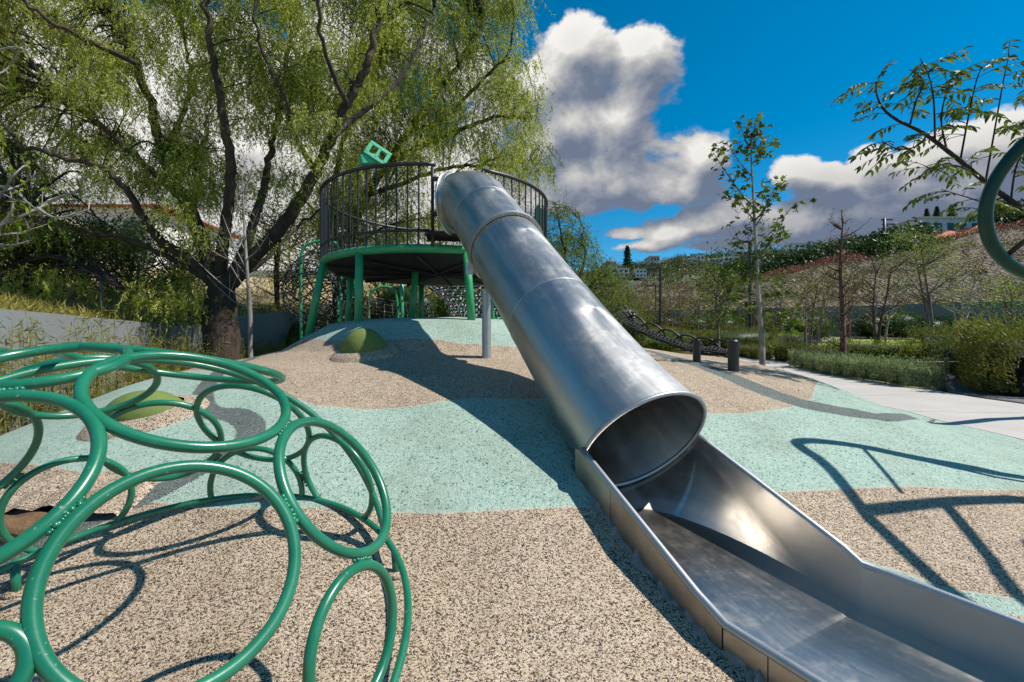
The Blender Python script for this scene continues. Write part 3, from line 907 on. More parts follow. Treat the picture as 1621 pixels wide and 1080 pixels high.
# torn adhesive along the foot of the left panel
V = []; F = []
rr = np.random.default_rng(5)
for q in np.arange(.12, 1.9, .012):
    c = slide_c([q])[0]; sv = slide_side(q); g = float(H(*(c - sv * (rc_(q) + .02))[:2]))
    p = c - sv * (rc_(q) + .0295); h = max(.003, .012 + .016 * math.sin(q * 23) * math.sin(q * 61 + 1) + rr.normal() * .006)
    wd = max(.004, .010 + .008 * math.sin(q * 37 + 2) + rr.normal() * .006)
    V += [(p[0], p[1], g + .012 + h), (p[0] - sv[0] * wd, p[1] - sv[1] * wd, g + .014 + h * .35), (p[0] - sv[0] * wd * 2, p[1] - sv[1] * wd * 2, g - .006)]
k = len(V) // 3
for i in range(k - 1):
    a0 = i * 3; F += [(a0, a0 + 1, a0 + 4, a0 + 3), (a0 + 1, a0 + 2, a0 + 5, a0 + 4)]
M('sealant_bead', V, F, m_tape, slide)

# ------------------------------------------------------------------ lookout platform
RP = 1.67
plat = empty('lookout_platform', (CX, CY, .28), 'round raised lookout platform with green legs and tall dark railing', 'platform')
def cp(phi, z, r=RP): a = rad(phi); return np.array([CX - r * math.sin(a), CY - r * math.cos(a), z])
ZD = 1.115
b = B(); b.tube([cp(p, ZD) for p in np.arange(-360, 0, 4)], .052, 14, closed=True); b.make('deck_ring', m_green2, plat)
b = B(); b.lathe((CX, CY, 0), [(RP - .05, ZD - .05), (RP - .02, ZD - .02), (RP - .02, ZD + .055), (.2, ZD + .06)], 64); autosmooth(b.make('deck', m_deck, plat), 30)
# deck beams below
for ang in range(0, 180, 30):
    b = B(); d = np.array([math.cos(rad(ang)), math.sin(rad(ang)), 0]); c = np.array([CX, CY, ZD - .08])
    b.tube([c - d * (RP - .06), c + d * (RP - .06)], .022, 6); b.make('deck_beam', m_deck, plat)
def leg(top, foot, r=.050):
    f = np.array([foot[0], foot[1], float(H(foot[0], foot[1])) - .12])
    b = B(); b.tube([f, f * .5 + np.array(top) * .5, top], r, 14); b.make('leg', m_green2, plat)
leg(cp(60, ZD), cp(62, 0, RP + .22)); leg(cp(26, ZD - .0), cp(26, 0, RP + .02)); leg(cp(-21, ZD), cp(-23, 0, RP + .06)); leg(cp(-62, ZD), cp(-52, 0, RP + .1))
leg(cp(205, ZD), cp(207, 0, RP + .15)); leg(cp(160, ZD), cp(160, 0, RP + .15)); leg(cp(110, ZD), cp(112, 0, RP + .15)); leg(cp(-105, ZD), cp(-107, 0, RP + .15))
leg((-1.43, 6.75, ZD - .06), (-1.50, 6.75, 0), .05)
ZB, ZT = 1.325, 2.12
RR = RP + .03
b = B(); b.tube([cp(p, ZB, RR) for p in np.arange(-6, 334, 4)], .017, 8); b.make('bottom_rail', m_blackrail, plat)
b = B(); b.tube([cp(p, ZT, RR) for p in np.arange(-8, 334, 4)], .024, 8); b.make('top_rail', m_blackrail, plat)
b0 = B(); b0.tube([(0, 0, ZD + .04), (0, 0, ZT)], .0105, 6, caps=False)
bal = None
for i, p in enumerate(np.arange(-1.5, 328, 4.55)):
    q = cp(p, 0, RR); rel = (q[0] - CX, q[1] - CY, -.28)
    if bal is None:
        bal = M('baluster', np.vstack(b0.V), b0.F, m_blackrail, None); bal.parent = plat; bal.location = rel
    else: inst('baluster', bal, plat, rel)
for p in (-7, 332):
    q = cp(p, 0, RR); b = B(); b.tube([(q[0], q[1], ZD), (q[0], q[1], ZT)], .02, 8); b.make('gate_post', m_blackrail, plat)
q = cp(-7, 0, RR)
for z in (1.93, 1.52):
    b = B(); b.box((q[0] + .11, q[1] - .03, z), (.12, .02, .022), .1); b.make('slide_bracket', m_blackrail, plat, False)
# entry step plate that bridges to the tube
b = B(); b.box((-.78, 5.55, 1.27), (.26, .20, .012), .1); b.make('entry_plate', m_deck, plat, False)
# dark green panel on the far right of the railing
b = B()
ps = [cp(p, 0, RR - .03) for p in (-62, -68, -74, -80)]
for i in range(3):
    a_, c_ = ps[i], ps[i + 1]
    b.add([(a_[0], a_[1], 1.30), (c_[0], c_[1], 1.30), (c_[0], c_[1], 1.98 - .02 * i), (a_[0], a_[1], 1.85 + .05 * i),
           (a_[0] + .012, a_[1] + .012, 1.30), (c_[0] + .012, c_[1] + .012, 1.30), (c_[0] + .012, c_[1] + .012, 1.98 - .02 * i), (a_[0] + .012, a_[1] + .012, 1.85 + .05 * i)],
          [(0, 1, 2, 3), (7, 6, 5, 4), (0, 4, 5, 1), (3, 2, 6, 7), (1, 5, 6, 2), (0, 3, 7, 4)])
b.make('play_panel', m_green4, plat, False)
# periscope toy on the rail
tb = P3(590, 262, 5.95)
tel = empty('play_periscope', tb, 'mint green toy viewer box tilted above the platform railing', 'toy viewer')
def obox(b, c, h, M3): 
    q = np.array([[x, y, z] for x in (-1, 1) for y in (-1, 1) for z in (-1, 1)]) * np.array(h); return b.add(q @ np.array(M3) + c, [(0, 1, 3, 2), (4, 6, 7, 5), (0, 4, 5, 1), (2, 3, 7, 6), (0, 2, 6, 4), (1, 5, 7, 3)])
def rotm(rx, ry, rz):
    from mathutils import Euler
    return np.array(Euler((rad(rx), rad(ry), rad(rz))).to_matrix().transposed())
c = P3(584, 254, 5.95); R1 = rotm(0, -14, 30)
b = B(); obox(b, c, (.115, .075, .062), R1); bevel(b.make('viewer_box', m_green3, tel, False), .012)
c2 = P3(598, 243, 5.93); R2 = rotm(-12, 28, 22)
b = B()
for (dx, dz, hx, hz) in ((0, .085, .15, .024), (0, -.085, .15, .024), (-.125, 0, .025, .085), (.125, 0, .025, .085), (.0, 0, .018, .085)):
    obox(b, c2 + np.array([dx, 0, dz]) @ R2, (hx, .016, hz), R2)
bevel(b.make('viewer_frame', m_green3, tel, False), .006)
b = B(); b.tube([P3(592, 262, 5.97), P3(594, 274, 5.97)], .03, 10); b.make('mount', m_galv, tel)

# ------------------------------------------------------------------ ring dome
DS = .86
DC = np.array([-1.375, 1.58, -.933]) * DS; DQ = np.array([1, 1, .919])
def sph(px, py, near=True):
    v = nrm([(px - 810.5) / FP, 1, (540 - py) / FP]); vs_ = v / DQ; Cs = DC / DQ
    a = vs_ @ vs_; bq = vs_ @ Cs; disc = bq * bq - a * (Cs @ Cs - DS * DS)
    s = (bq + (0 if disc < 0 else (-1 if near else 1) * math.sqrt(disc))) / a
    q = (v * s - DC) / DQ
    return DC + nrm(q) * DS * DQ
def circ(a, b, c):
    ab = b - a; ac = c - a; nn = np.cross(ab, ac); 
    o = a + (np.cross(nn, ab) * (ac @ ac) + np.cross(ac, nn) * (ab @ ab)) / (2 * nn @ nn)
    return o, nrm(nn), float(np.linalg.norm(o - a))
dome = empty('ring_climbing_dome', (DC[0], DC[1], -1.0), 'green climbing dome made of welded steel rings', 'climbing frame')
N_, F_ = True, False
dome_c = [(np.array(c) * DS, nrm(n), r * DS) for c, n, r in (
    ((-.941, 1.355, -.165), (.422, -.216, .881), .251), ((-.731, 1.018, -.510), (-.651, .566, -.506), .236),
    ((-.560, 1.469, -.459), (.819, -.113, .562), .232), ((-.442, 1.293, -.842), (.95, -.293, .112), .185),
    ((-1.163, .943, -.292), (-.195, .635, -.748), .238))]
rings = [((0, 997, N_), (44, 1035, N_), (-60, 1010, N_)),
         ((161, 724, F_), (267, 638, F_), (350, 697, F_)), ((317, 630, F_), (378, 611, F_), (489, 685, F_)),
         ((481, 730, F_), (503, 691, F_), (589, 791, F_)), ((335, 790, F_), (400, 710, F_), (478, 785, F_)),
         ((17, 778, F_), (100, 730, F_), (205, 795, F_)), ((245, 612, F_), (111, 658, F_), (0, 637, F_)),
         ((58, 700, F_), (-60, 640, F_), (-30, 790, F_)), ((418, 604, F_), (311, 597, F_), (205, 583, F_)), ((436, 618, F_), (545, 706, F_), (606, 830, F_)), ((194, 572, N_), (100, 600, N_), (0, 612, N_))]
PR = .0132
for tr in rings:
    dome_c.append(circ(*[sph(*t) for t in tr]))
print('DOME', [(np.round(c, 2).tolist(), round(r, 2)) for c, n_, r in dome_c])
for (azd, eld, r) in ((195, 18, .30), (235, 20, .28), (270, 22, .28), (215, 55, .28)):
    d = np.array([math.cos(rad(azd)) * math.cos(rad(eld)), math.sin(rad(azd)) * math.cos(rad(eld)), math.sin(rad(eld))])
    k = math.sqrt(DS * DS - r * r); dome_c.append((DC + d * k * DQ, d, r))
pb = [sph(411, 784, False), sph(600, 841, False), sph(89, 863, False)]
bc, bn, br = circ(*pb)
if bn[2] < 0: bn = -bn
for c, nn, r in dome_c:
    Uv = nrm(np.cross(nn, (0.3, .2, 1))); Wv = np.cross(nn, Uv); q = ring_verts(c, Uv, Wv, r, 110)
    above = (q - bc) @ bn > -.002
    b = B()
    if above.all(): b.tube(q, PR, 12, closed=True)
    else:
        i0 = [i for i in range(110) if above[i] and not above[i - 1]]
        if not i0: continue
        q = np.roll(q, -i0[0], 0); above = np.roll(above, -i0[0]); k = int(np.argmin(above)) if not above.all() else 110
        if k < 8: continue
        b.tube(q[:k], PR, 12)
    b.make('ring', m_green, dome)
Uv = nrm(np.cross(bn, (0, 1, .2))); Wv = np.cross(bn, Uv)
b = B(); b.tube(ring_verts(bc, Uv, Wv, br, 140), PR * 1.02, 12, closed=True); b.make('base_ring', m_green, dome)
fa = pb[0]
a0 = math.atan2((fa - bc) @ Wv, (fa - bc) @ Uv)
for k in range(6):
    a_ = a0 + k * math.pi / 3; p = bc + br * (math.cos(a_) * Uv + math.sin(a_) * Wv)
    g = float(H(p[0], p[1])); b = B(); b.tube([(p[0] + .012, p[1], g - .04), p], PR * 1.15, 12); b.make('foot', m_green, dome)
    b = B(); b.lathe((p[0] + .012, p[1], g - .01), [(.04, 0), (.045, .012), (.03, .02)], 12); b.make('foot_collar', m_rub_tan, dome)
# weld blobs where rings touch
rw = np.random.default_rng(2)
for i in range(16):
    for j in range(i + 1, 16):
        ci, ni, ri = dome_c[i]; cj, nj, rj = dome_c[j]
        U1 = nrm(np.cross(ni, (0.3, .2, 1))); W1 = np.cross(ni, U1); q1 = ring_verts(ci, U1, W1, ri, 120)
        U2 = nrm(np.cross(nj, (0.3, .2, 1))); W2 = np.cross(nj, U2); q2 = ring_verts(cj, U2, W2, rj, 120)
        dm = np.linalg.norm(q1[:, None] - q2[None], axis=2); k = np.unravel_index(np.argmin(dm), dm.shape)
        if dm[k] < .045:
            t = nrm(q1[(k[0] + 1) % 120] - q1[k[0]]); b = B(); g_ = q2[k[1]] - q1[k[0]]; L_ = np.linalg.norm(g_) + 1e-6
            for s in np.linspace(-.032, .032, 15):
                i1 = np.argmin(np.linalg.norm(q1 - (q1[k[0]] + t * s), axis=1)); i2 = np.argmin(np.linalg.norm(q2 - (q2[k[1]] + t * s), axis=1))
                c = (q1[i1] + q2[i2]) / 2 + nrm((q1[i1] + q2[i2]) / 2 - DC) * .003 + t * rw.normal() * .003 + rw.normal(size=3) * .0012
                b.ell(c, np.array([.0062, .0062, .0062]) * rw.uniform(.6, 1.15), 7, 5)
            b.make('weld', m_green, dome)
# a small blue scuff on the lowest ring
c, nn, r = dome_c[5]

# ------------------------------------------------------------------ green frame on the right (mostly outside the picture, its shadow is not)
fr = empty('green_play_frame', (3.9, 2.3, -.98), 'large dark green tubular play frame cut off by the right edge of the photo', 'play frame')
hoop = [(4.9, 2.98, .40), (4.2, 3.0, .36), (3.75, 3.0, .36), (3.37, 3.0, .45), (3.17, 3.0, .62), (3.10, 2.98, .86), (3.15, 2.93, 1.10), (3.29, 2.84, 1.30), (3.46, 2.6, 1.40), (3.50, 2.2, 1.40), (3.50, 1.85, 1.36), (3.55, 1.45, 1.35), (3.9, 1.2, 1.25), (4.6, 1.05, 1.1), (5.2, 1.2, .95), (5.6, 1.8, .75), (5.5, 2.6, .5)]
b = B(); b.tube(crom(hoop, 10, True), .038, 16, closed=True); b.make('frame_hoop', m_green4, fr)
b = B(); b.tube([(3.50, 2.3, 1.40), (4.4, 2.62, 1.05), (5.5, 2.75, .50)], .045, 12); b.make('cross_tube', m_green4, fr)
b = B(); b.tube([(3.24, 3.0, .55), (3.75, 2.5, 1.28)], .016, 8); b.make('brace', m_black, fr)
b = B(); b.tube([(3.95, 2.48, 1.23), (3.80, 2.0, 1.2), (3.85, 1.75, 1.45), (3.7, 1.5, 1.31)], .032, 8); b.make('brace', m_green4, fr)
b = B(); b.tube(crom([(3.55, 2.98, .36), (4.2, 2.93, .26), (4.5, 2.93, .28), (4.5, 2.98, .38)], 8), .014, 8); b.make('grab_rail', m_green4, fr)
b = B(); b.tube(crom([(4.15, 2.15, 1.25), (4.7, 2.1, 1.2), (4.8, 1.75, 1.2), (4.25, 1.7, 1.25)], 8, True), .018, 8, closed=True); b.make('handle_loop', m_green4, fr)
for (x, y, z) in ((4.9, 2.98, .40), (5.55, 2.0, .7), (4.6, 1.05, 1.1)):
    b = B(); b.tube([(x + .5, y, float(H(x + .5, y)) - .1), (x + .25, y, z * .4 - .3), (x, y, z)], .05, 12); b.make('leg', m_green4, fr)

# ------------------------------------------------------------------ rubber eggs and the brown rock
def egg(px, py, hl, hw, hh, rz, label, parent=None):
    g = at(px, py); t = empty('rubber_mound', g, label, 'play mound', 'olive rubber mounds set in the surface')
    b = B(); V = []; F = []; nu, nv = 40, 20; cr, sr = math.cos(rz), math.sin(rz)
    for i in range(nv + 1):
        th = math.pi * i / nv
        for j in range(nu):
            ph = 2 * math.pi * j / nu; x = math.cos(th)
            rr = (1 - abs(x) ** 2.3) ** .8
            yy = rr * math.cos(ph) * hw; zz = rr * math.sin(ph) * hh; xx = x * hl
            V.append((g[0] + xx * cr - yy * sr, g[1] + xx * sr + yy * cr, g[2] + zz + hh * .16))
    for i in range(nv):
        for j in range(nu):
            k = (j + 1) % nu; F.append((i * nu + j, i * nu + k, (i + 1) * nu + k, (i + 1) * nu + j))
    M('shell', V, F, m_egg, t)
    V = []; F = []; n = 48
    for (k1, dz) in ((.80, .075), (1.08, .062), (1.30, .045), (1.48, -.012), (1.52, -.05)):
        for j in range(n):
            ph = 2 * math.pi * j / n; x = math.cos(ph) * (hl * .92 * k1 + .02); y = math.sin(ph) * (hw * k1 + .02)
            X_, Y_ = g[0] + x * cr - y * sr, g[1] + x * sr + y * cr
            V.append((X_, Y_, float(H(X_, Y_)) + dz))
    for i in range(4):
        for j in range(n): F.append((i * n + j, (i + 1) * n + j, (i + 1) * n + (j + 1) % n, i * n + (j + 1) % n))
    M('rubber_collar', V, F, m_rub_tan, t)
egg(577, 562, .245, .18, .235, .15, 'small olive green egg shaped mound half in shade below the platform')
egg(232, 664, .27, .18, .17, .25, 'low olive green mound seen through the rings of the climbing dome')
g = at(62, 838)
rk = B(); rr = np.random.default_rng(8)
rk.ell((g[0] - .12, g[1] + .05, g[2] + .0), (.34, .14, .075), 26, 14, lambda d: 1 + .10 * math.sin(7 * d[0] + 2) * math.cos(9 * d[1]) + .07 * math.sin(19 * d[2] + 11 * d[0]))
rk = rk.make('rock', m_rock); tag(rk, 'rough brown rock ledge lying beyond the rings of the climbing dome', 'rock')
V = []; F = []
for i in range(25):
    for j in range(9):
        x = g[0] - .62 + i * .042; y = g[1] + .00 + j * .045
        V.append((x, y, float(H(x, y)) + .10 * math.sin(math.pi * min(1, i / 24)) ** .6 * math.cos(j / 8 * math.pi / 2 - .1) ** 1 + .012 * math.sin(i * 1.7)))
for i in range(24):
    for j in range(8): F.append((i * 9 + j, (i + 1) * 9 + j, (i + 1) * 9 + j + 1, i * 9 + j + 1))
tag(M('rubber_hump', V, F, m_rub_tan), kind='structure')

# ------------------------------------------------------------------ vegetation builders
def limb(b, pts, r0, r1, seg=8, k=6, wob=0.0, rng=NR):
    P = crom(np.array(pts, float), k)
    if wob: P = P + rng.normal(size=P.shape) * wob * np.linspace(0, 1, len(P))[:, None]
    t = np.linspace(0, 1, len(P)); b.tube(P, r0 * (1 - t) + r1 * t, seg); return P

def strands(C, rad_, nst, L, rng, lw=(.075, .014), step=.035):
    """hanging leafy strands round the points C: leaf bases and directions"""
    C = np.repeat(C, nst, 0); n = len(C)
    o = rng.normal(size=(n, 3)); o /= np.linalg.norm(o, axis=1)[:, None]
    o *= rad_ * rng.uniform(.15, 1, (n, 1)) ** .6; o[:, 2] *= .7
    S = C + o
    hd = rng.normal(size=(n, 3)) * .45; hd[:, :2] += o[:, :2] * 1.2; hd[:, 2] = .25
    ln = L * rng.uniform(.4, 1.25, n); K = int(L * 1.1 / step)
    Ps = []; Ds = []
    for k in range(K):
        s = (k + .5) * step; ok = s < ln
        p = S[ok] + hd[ok] * s * .55; p[:, 2] -= (s ** 1.5) * 1.15
        side = rng.normal(size=(ok.sum(), 3)) * .6; side[:, 2] -= .9
        Ps.append(p); Ds.append(side)
    return np.vstack(Ps), np.vstack(Ds)

def big_tree(name, loc, limbs, trunk, clusters, label, cat='tree', mat_l=m_pepper, mat_d=m_pepper_dark, seed=1, nst=24, L=.62, rad_=.42, bark=m_bark):
    rng = np.random.default_rng(seed)
    t = empty(name, loc, label, cat)
    b = B(); TP = limb(b, trunk[0], 1, 1, 20, 8); b.V = []; b.F = []; b.n = 0
    rr = np.interp(np.linspace(0, 1, len(TP)), np.linspace(0, 1, len(trunk[1])), trunk[1])
    b.tube(TP, rr, 22)
    V = np.vstack(b.V); V[:, :] += (np.sin(V[:, 2:3] * 3.1 + V[:, 0:1] * 9) * .03 + rng.normal(size=(len(V), 1)) * .012) * np.array([[1, .6, .2]]); b.V = [V]
    b.make('trunk', bark, t)
    allL = [TP[len(TP) // 2:]]; cand_r = []
    for pts, r0, r1 in limbs:
        b = B(); P = limb(b, pts, r0, r1, 10, 7, .03, rng); b.make('limb', bark, t); allL.append(P)
    AP = np.vstack(allL)
    b = B()
    for c in clusters:
        d = np.linalg.norm(AP - c, axis=1) + np.clip(AP[:, 2] - c[2] + .2, 0, None) * 1.5
        p = AP[int(np.argmin(d))]; q = c - p; l = np.linalg.norm(q)
        m = p + q * .5 + np.array([rng.normal() * .1, rng.normal() * .1, .14 * l + .05])
        P = crom([p, m, c, c + np.array([rng.normal() * .15, rng.normal() * .15, -.3])], 4)
        r = np.linspace(.006 + .007 * l, .002, len(P)); b.tube(P, r, 5, caps=False)
        for _ in range(3):
            e = c + rng.normal(size=3) * .34
            b.tube(crom([P[len(P) // 2], (P[len(P) // 2] + e) / 2 + (0, 0, .08), e], 3), np.linspace(.005, .0015, 7), 4, caps=False)
    tw = b.make('twigs', m_bark2, t); tag(tw, kind='stuff')
    dark = rng.random(len(clusters)) < .22  # a random share of the clusters gets the darker leaf colour
    for nm, mat, sel in (('crown', mat_l, ~dark), ('darker_foliage', mat_d, dark)):
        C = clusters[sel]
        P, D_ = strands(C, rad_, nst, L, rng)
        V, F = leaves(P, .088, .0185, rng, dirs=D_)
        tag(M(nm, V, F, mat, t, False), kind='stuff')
    return t

def sample_px(n, poly, y0, y1, rng, keep=None):
    P = np.array(poly, float); out = []
    lo = P.min(0); hi = P.max(0)
    while len(out) < n:
        q = rng.uniform(lo, hi, (n * 3, 2))
        s = sd_poly(q[:, 0], q[:, 1], P)
        for a, d in zip(q, s):
            if d < 0 and (keep is None or keep(a[0], a[1], rng)):
                out.append(P3(a[0], a[1], rng.uniform(y0, y1)))
                if len(out) >= n: break
    return np.array(out)

# ---- the big weeping tree on the left
rt = np.random.default_rng(21)
yA = 9.0
bx = P3(350, 565, yA)
bz = float(H(bx[0], bx[1])) - .15
def LP(y0, y1, *pp):
    n = len(pp); return [P3(px, py, y0 + (y1 - y0) * i / (n - 1)) for i, (px, py) in enumerate(pp)]
limbsA = [
    (LP(9.0, 8.6, (366, 448), (400, 408), (440, 366), (474, 318), (500, 272), (528, 215), (550, 165), (572, 118), (590, 70), (600, 10)), .15, .05),
    (LP(9.0, 10.5, (360, 445), (385, 400), (402, 350), (420, 290), (428, 235), (445, 160), (455, 80), (470, 0)), .11, .03),
    (LP(9.0, 8.0, (350, 446), (352, 395), (360, 330), (366, 262), (356, 200), (345, 130), (330, 60), (322, -20)), .12, .04),
    (LP(9.0, 9.6, (342, 446), (322, 390), (300, 330), (278, 290), (258, 240), (240, 170), (215, 100), (190, 40)), .16, .05),
    (LP(9.2, 8.4, (300, 330), (262, 292), (205, 240), (150, 190), (100, 150), (40, 90), (-30, 50)), .07, .02),
    (LP(9.0, 7.8, (338, 452), (300, 410), (258, 384), (226, 345), (202, 306), (170, 270), (110, 250), (40, 235)), .10, .03),
    (LP(9.0, 8.2, (345, 455), (290, 420), (220, 385), (170, 372), (110, 362), (30, 340)), .06, .02),
    (LP(9.0, 8.2, (326, 515), (305, 500), (270, 485), (228, 468), (190, 455)), .045, .015),
    (LP(9.6, 10.4, (258, 240), (290, 180), (300, 120), (285, 40)), .06, .02),
    (LP(8.6, 9.8, (528, 215), (570, 180), (620, 140), (660, 80), (690, 10)), .07, .02),
    (LP(8.8, 7.8, (500, 272), (470, 220), (452, 160), (420, 90), (400, 20)), .06, .02),
    (LP(9.0, 11, (360, 445), (410, 420), (450, 380), (482, 350), (520, 320)), .06, .02),
    (LP(9.0, 10, (345, 430), (310, 340), (310, 260), (330, 190)), .07, .02),
    (LP(8.6, 7.4, (550, 165), (520, 100), (505, 30), (500, -60)), .05, .02),
    (LP(8.5, 7.4, (215, 100), (130, 60), (60, 20), (0, -40)), .05, .02)]
trunkA = ([(bx[0] + .0, yA, bz), P3(349, 540, yA), P3(347, 505, yA), P3(350, 470, yA), P3(354, 440, yA)], [.38, .31, .26, .25, .23])
def keepA(px, py, rng):
    if py > 300 and px > 330: return rng.random() < (.10 if py < 400 else 0)
    if 40 < px < 300 and 290 < py < 430: return rng.random() < .10
    if py > 400: return rng.random() < .8
    g = math.sin(px * .021 + 1.2) * math.sin(py * .027 + .7) + math.sin(px * .047) * math.sin(py * .051 + 2)
    return rng.random() < .72 + .3 * g
cA = sample_px(430, [(-60, -60), (640, -60), (620, 60), (600, 160), (540, 230), (470, 280), (470, 400), (330, 440), (320, 480), (250, 470), (180, 440), (0, 460), (-60, 470)], 8.2, 11.6, rt, keepA)
cA2 = sample_px(90, [(-500, -420), (760, -420), (640, -70), (-60, -70), (-60, 420), (-500, 420)], 7.0, 11.0, rt)
big_tree('weeping_tree', (bx[0], bx[1], bz), limbsA, trunkA, np.vstack([cA, cA2]), 'huge weeping pepper tree with thick forked trunk left of the platform', seed=31, nst=36)
# ---- second tree of the kind, behind the platform
yB = 12.5
bB = P3(546, 520, yB)
limbsB = [
    (LP(12.5, 12, (548, 430), (556, 370), (580, 310), (612, 260), (650, 205), (690, 150), (730, 95), (770, 30)), .15, .04),
    (LP(12.3, 11.5, (612, 260), (670, 230), (730, 205), (790, 185), (835, 190)), .08, .03),
    (LP(12.5, 13, (580, 310), (640, 290), (700, 268), (770, 262), (830, 270)), .07, .03),
    (LP(12.5, 12.2, (548, 430), (530, 370), (528, 300), (540, 240), (560, 180), (600, 110)), .10, .03),
    (LP(12.2, 11.3, (650, 205), (700, 190), (760, 130), (800, 90), (815, 30)), .06, .02),
    (LP(12.5, 12.9, (550, 400), (590, 370), (640, 350), (690, 345)), .05, .02)]
trunkB = ([(bB[0], yB, -1.1), P3(545, 500, yB), P3(546, 465, yB), P3(549, 425, yB)], [.36, .30, .28, .22])
cB = sample_px(270, [(560, -40), (828, -40), (815, 40), (835, 95), (868, 150), (872, 215), (862, 262), (846, 282), (800, 262), (740, 250), (700, 235), (640, 285), (560, 330), (500, 300), (540, 150)], 10.4, 14.2, rt, lambda x, y, r: r.random() < .78 + .25 * math.sin(x * .03) * math.sin(y * .04))
cB2 = sample_px(40, [(500, 300), (700, 300), (720, 370), (560, 400), (500, 380)], 11.5, 14.2, rt)
cB3 = sample_px(50, [(560, -340), (800, -340), (830, -50), (560, -50)], 10.4, 14.2, rt)
big_tree('weeping_tree', (bB[0], bB[1], -1.1), limbsB, trunkB, np.vstack([cB, cB2, cB3]), 'weeping pepper tree rising behind the platform and tube slide', seed=33, nst=32, L=.72, rad_=.5)

# ---- generic foliage
def blobpts(n, c, h, rng, clump=.22, hollow=.35):
    k = max(4, n // 60)
    cc = rng.normal(size=(k, 3)); cc /= np.linalg.norm(cc, axis=1)[:, None]; cc *= rng.uniform(hollow, 1, (k, 1)) ** .5
    i = rng.integers(0, k, n)
    p = cc[i] + rng.normal(size=(n, 3)) * clump
    return np.array(c) + p * np.array(h)

def tree(name, base, h, trunk_r, crown, nleaf, mat_l, mat_b, label, L=.06, W=.03, seed=0, nbr=14, lean=(0, 0), group=None, down=.2, split=0, first=.3, cat='tree', stems=1, clump=.2):
    rng = np.random.default_rng(seed); base = np.array(base, float)
    t = empty(name, base, label, cat, group)
    b = B(); brb = B(); tips = []
    for s in range(stems):
        a = rng.uniform(0, 6.28); sp = (.16 * h if stems > 1 else 0)
        top = base + np.array([lean[0] + math.cos(a) * sp, lean[1] + math.sin(a) * sp, h])
        P = crom([base - (0, 0, .1), base * .65 + top * .35 + rng.normal(size=3) * .02 * h, base * .3 + top * .7 + rng.normal(size=3) * .02 * h, top], 6)
        b.tube(P, np.linspace(trunk_r / stems ** .5, trunk_r * .15, len(P)), 8)
        for i in range(nbr // stems):
            f = first + (1 - first) * (i + rng.random()) / (nbr / stems); p = P[min(int(f * (len(P) - 1)), len(P) - 2)]
            a = rng.uniform(0, 6.28); ln = crown[0] * (1.15 - abs(f - .55)) * rng.uniform(.6, 1.1)
            e = p + np.array([math.cos(a) * ln, math.sin(a) * ln, ln * rng.uniform(.35, .95)])
            m = (p + e) / 2 + (0, 0, -.06 * ln)
            Q = crom([p, m, e], 5); brb.tube(Q, np.linspace(trunk_r * .34, trunk_r * .07, len(Q)), 5, caps=False)
            tips += [e, (m + e) / 2]
            for _ in range(3):
                q = Q[rng.integers(3, len(Q))]; e2 = q + rng.normal(size=3) * .28 * ln + (0, 0, .12 * ln)
                brb.tube([q, (q + e2) / 2 + rng.normal(size=3) * .02 * ln, e2], [trunk_r * .13, trunk_r * .08, trunk_r * .04], 4, caps=False); tips.append(e2)
    b.make('trunk', mat_b, t)
    tag(brb.make('branches', mat_b, t), kind='stuff')
    if nleaf:
        tips = np.array(tips); i = rng.integers(0, len(tips), nleaf)
        P = tips[i] + rng.normal(size=(nleaf, 3)) * np.array(crown) * clump
        V, F = leaves(P, L, W, rng, down)
        tag(M('crown', V, F, mat_l, t, False), kind='stuff')
    return t

def bush(name, c, h, n, mat, label, L=.05, W=.022, seed=0, group=None, flowers=None, core=m_leaf_dark, cat='bush', stems=True, top=None):
    """rounded shrub standing on the ground at c (x, y), half sizes h"""
    rng = np.random.default_rng(seed); g = float(H(c[0], c[1])) if len(c) < 3 else c[2]
    cc = np.array([c[0], c[1], g + h[2] * .95])
    t = empty(name, (c[0], c[1], g), label, cat, group)
    d = rng.normal(size=(n, 3)); d /= np.linalg.norm(d, axis=1)[:, None]
    lump = 1 + .13 * np.sin(d[:, 0] * 7 + seed) * np.sin(d[:, 1] * 6 + 1) + .1 * np.sin(d[:, 2] * 9 + d[:, 0] * 5)
    P = cc + d * np.array(h) * (lump * rng.uniform(.6, 1.05, n) ** .6)[:, None]
    V, F = leaves(P, L, W, rng, -.35, dirs=d * .9)
    tag(M('foliage', V, F, mat, t, False), kind='stuff')
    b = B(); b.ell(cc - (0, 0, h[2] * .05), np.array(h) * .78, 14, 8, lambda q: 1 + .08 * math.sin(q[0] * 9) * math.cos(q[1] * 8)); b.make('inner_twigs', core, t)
    return t

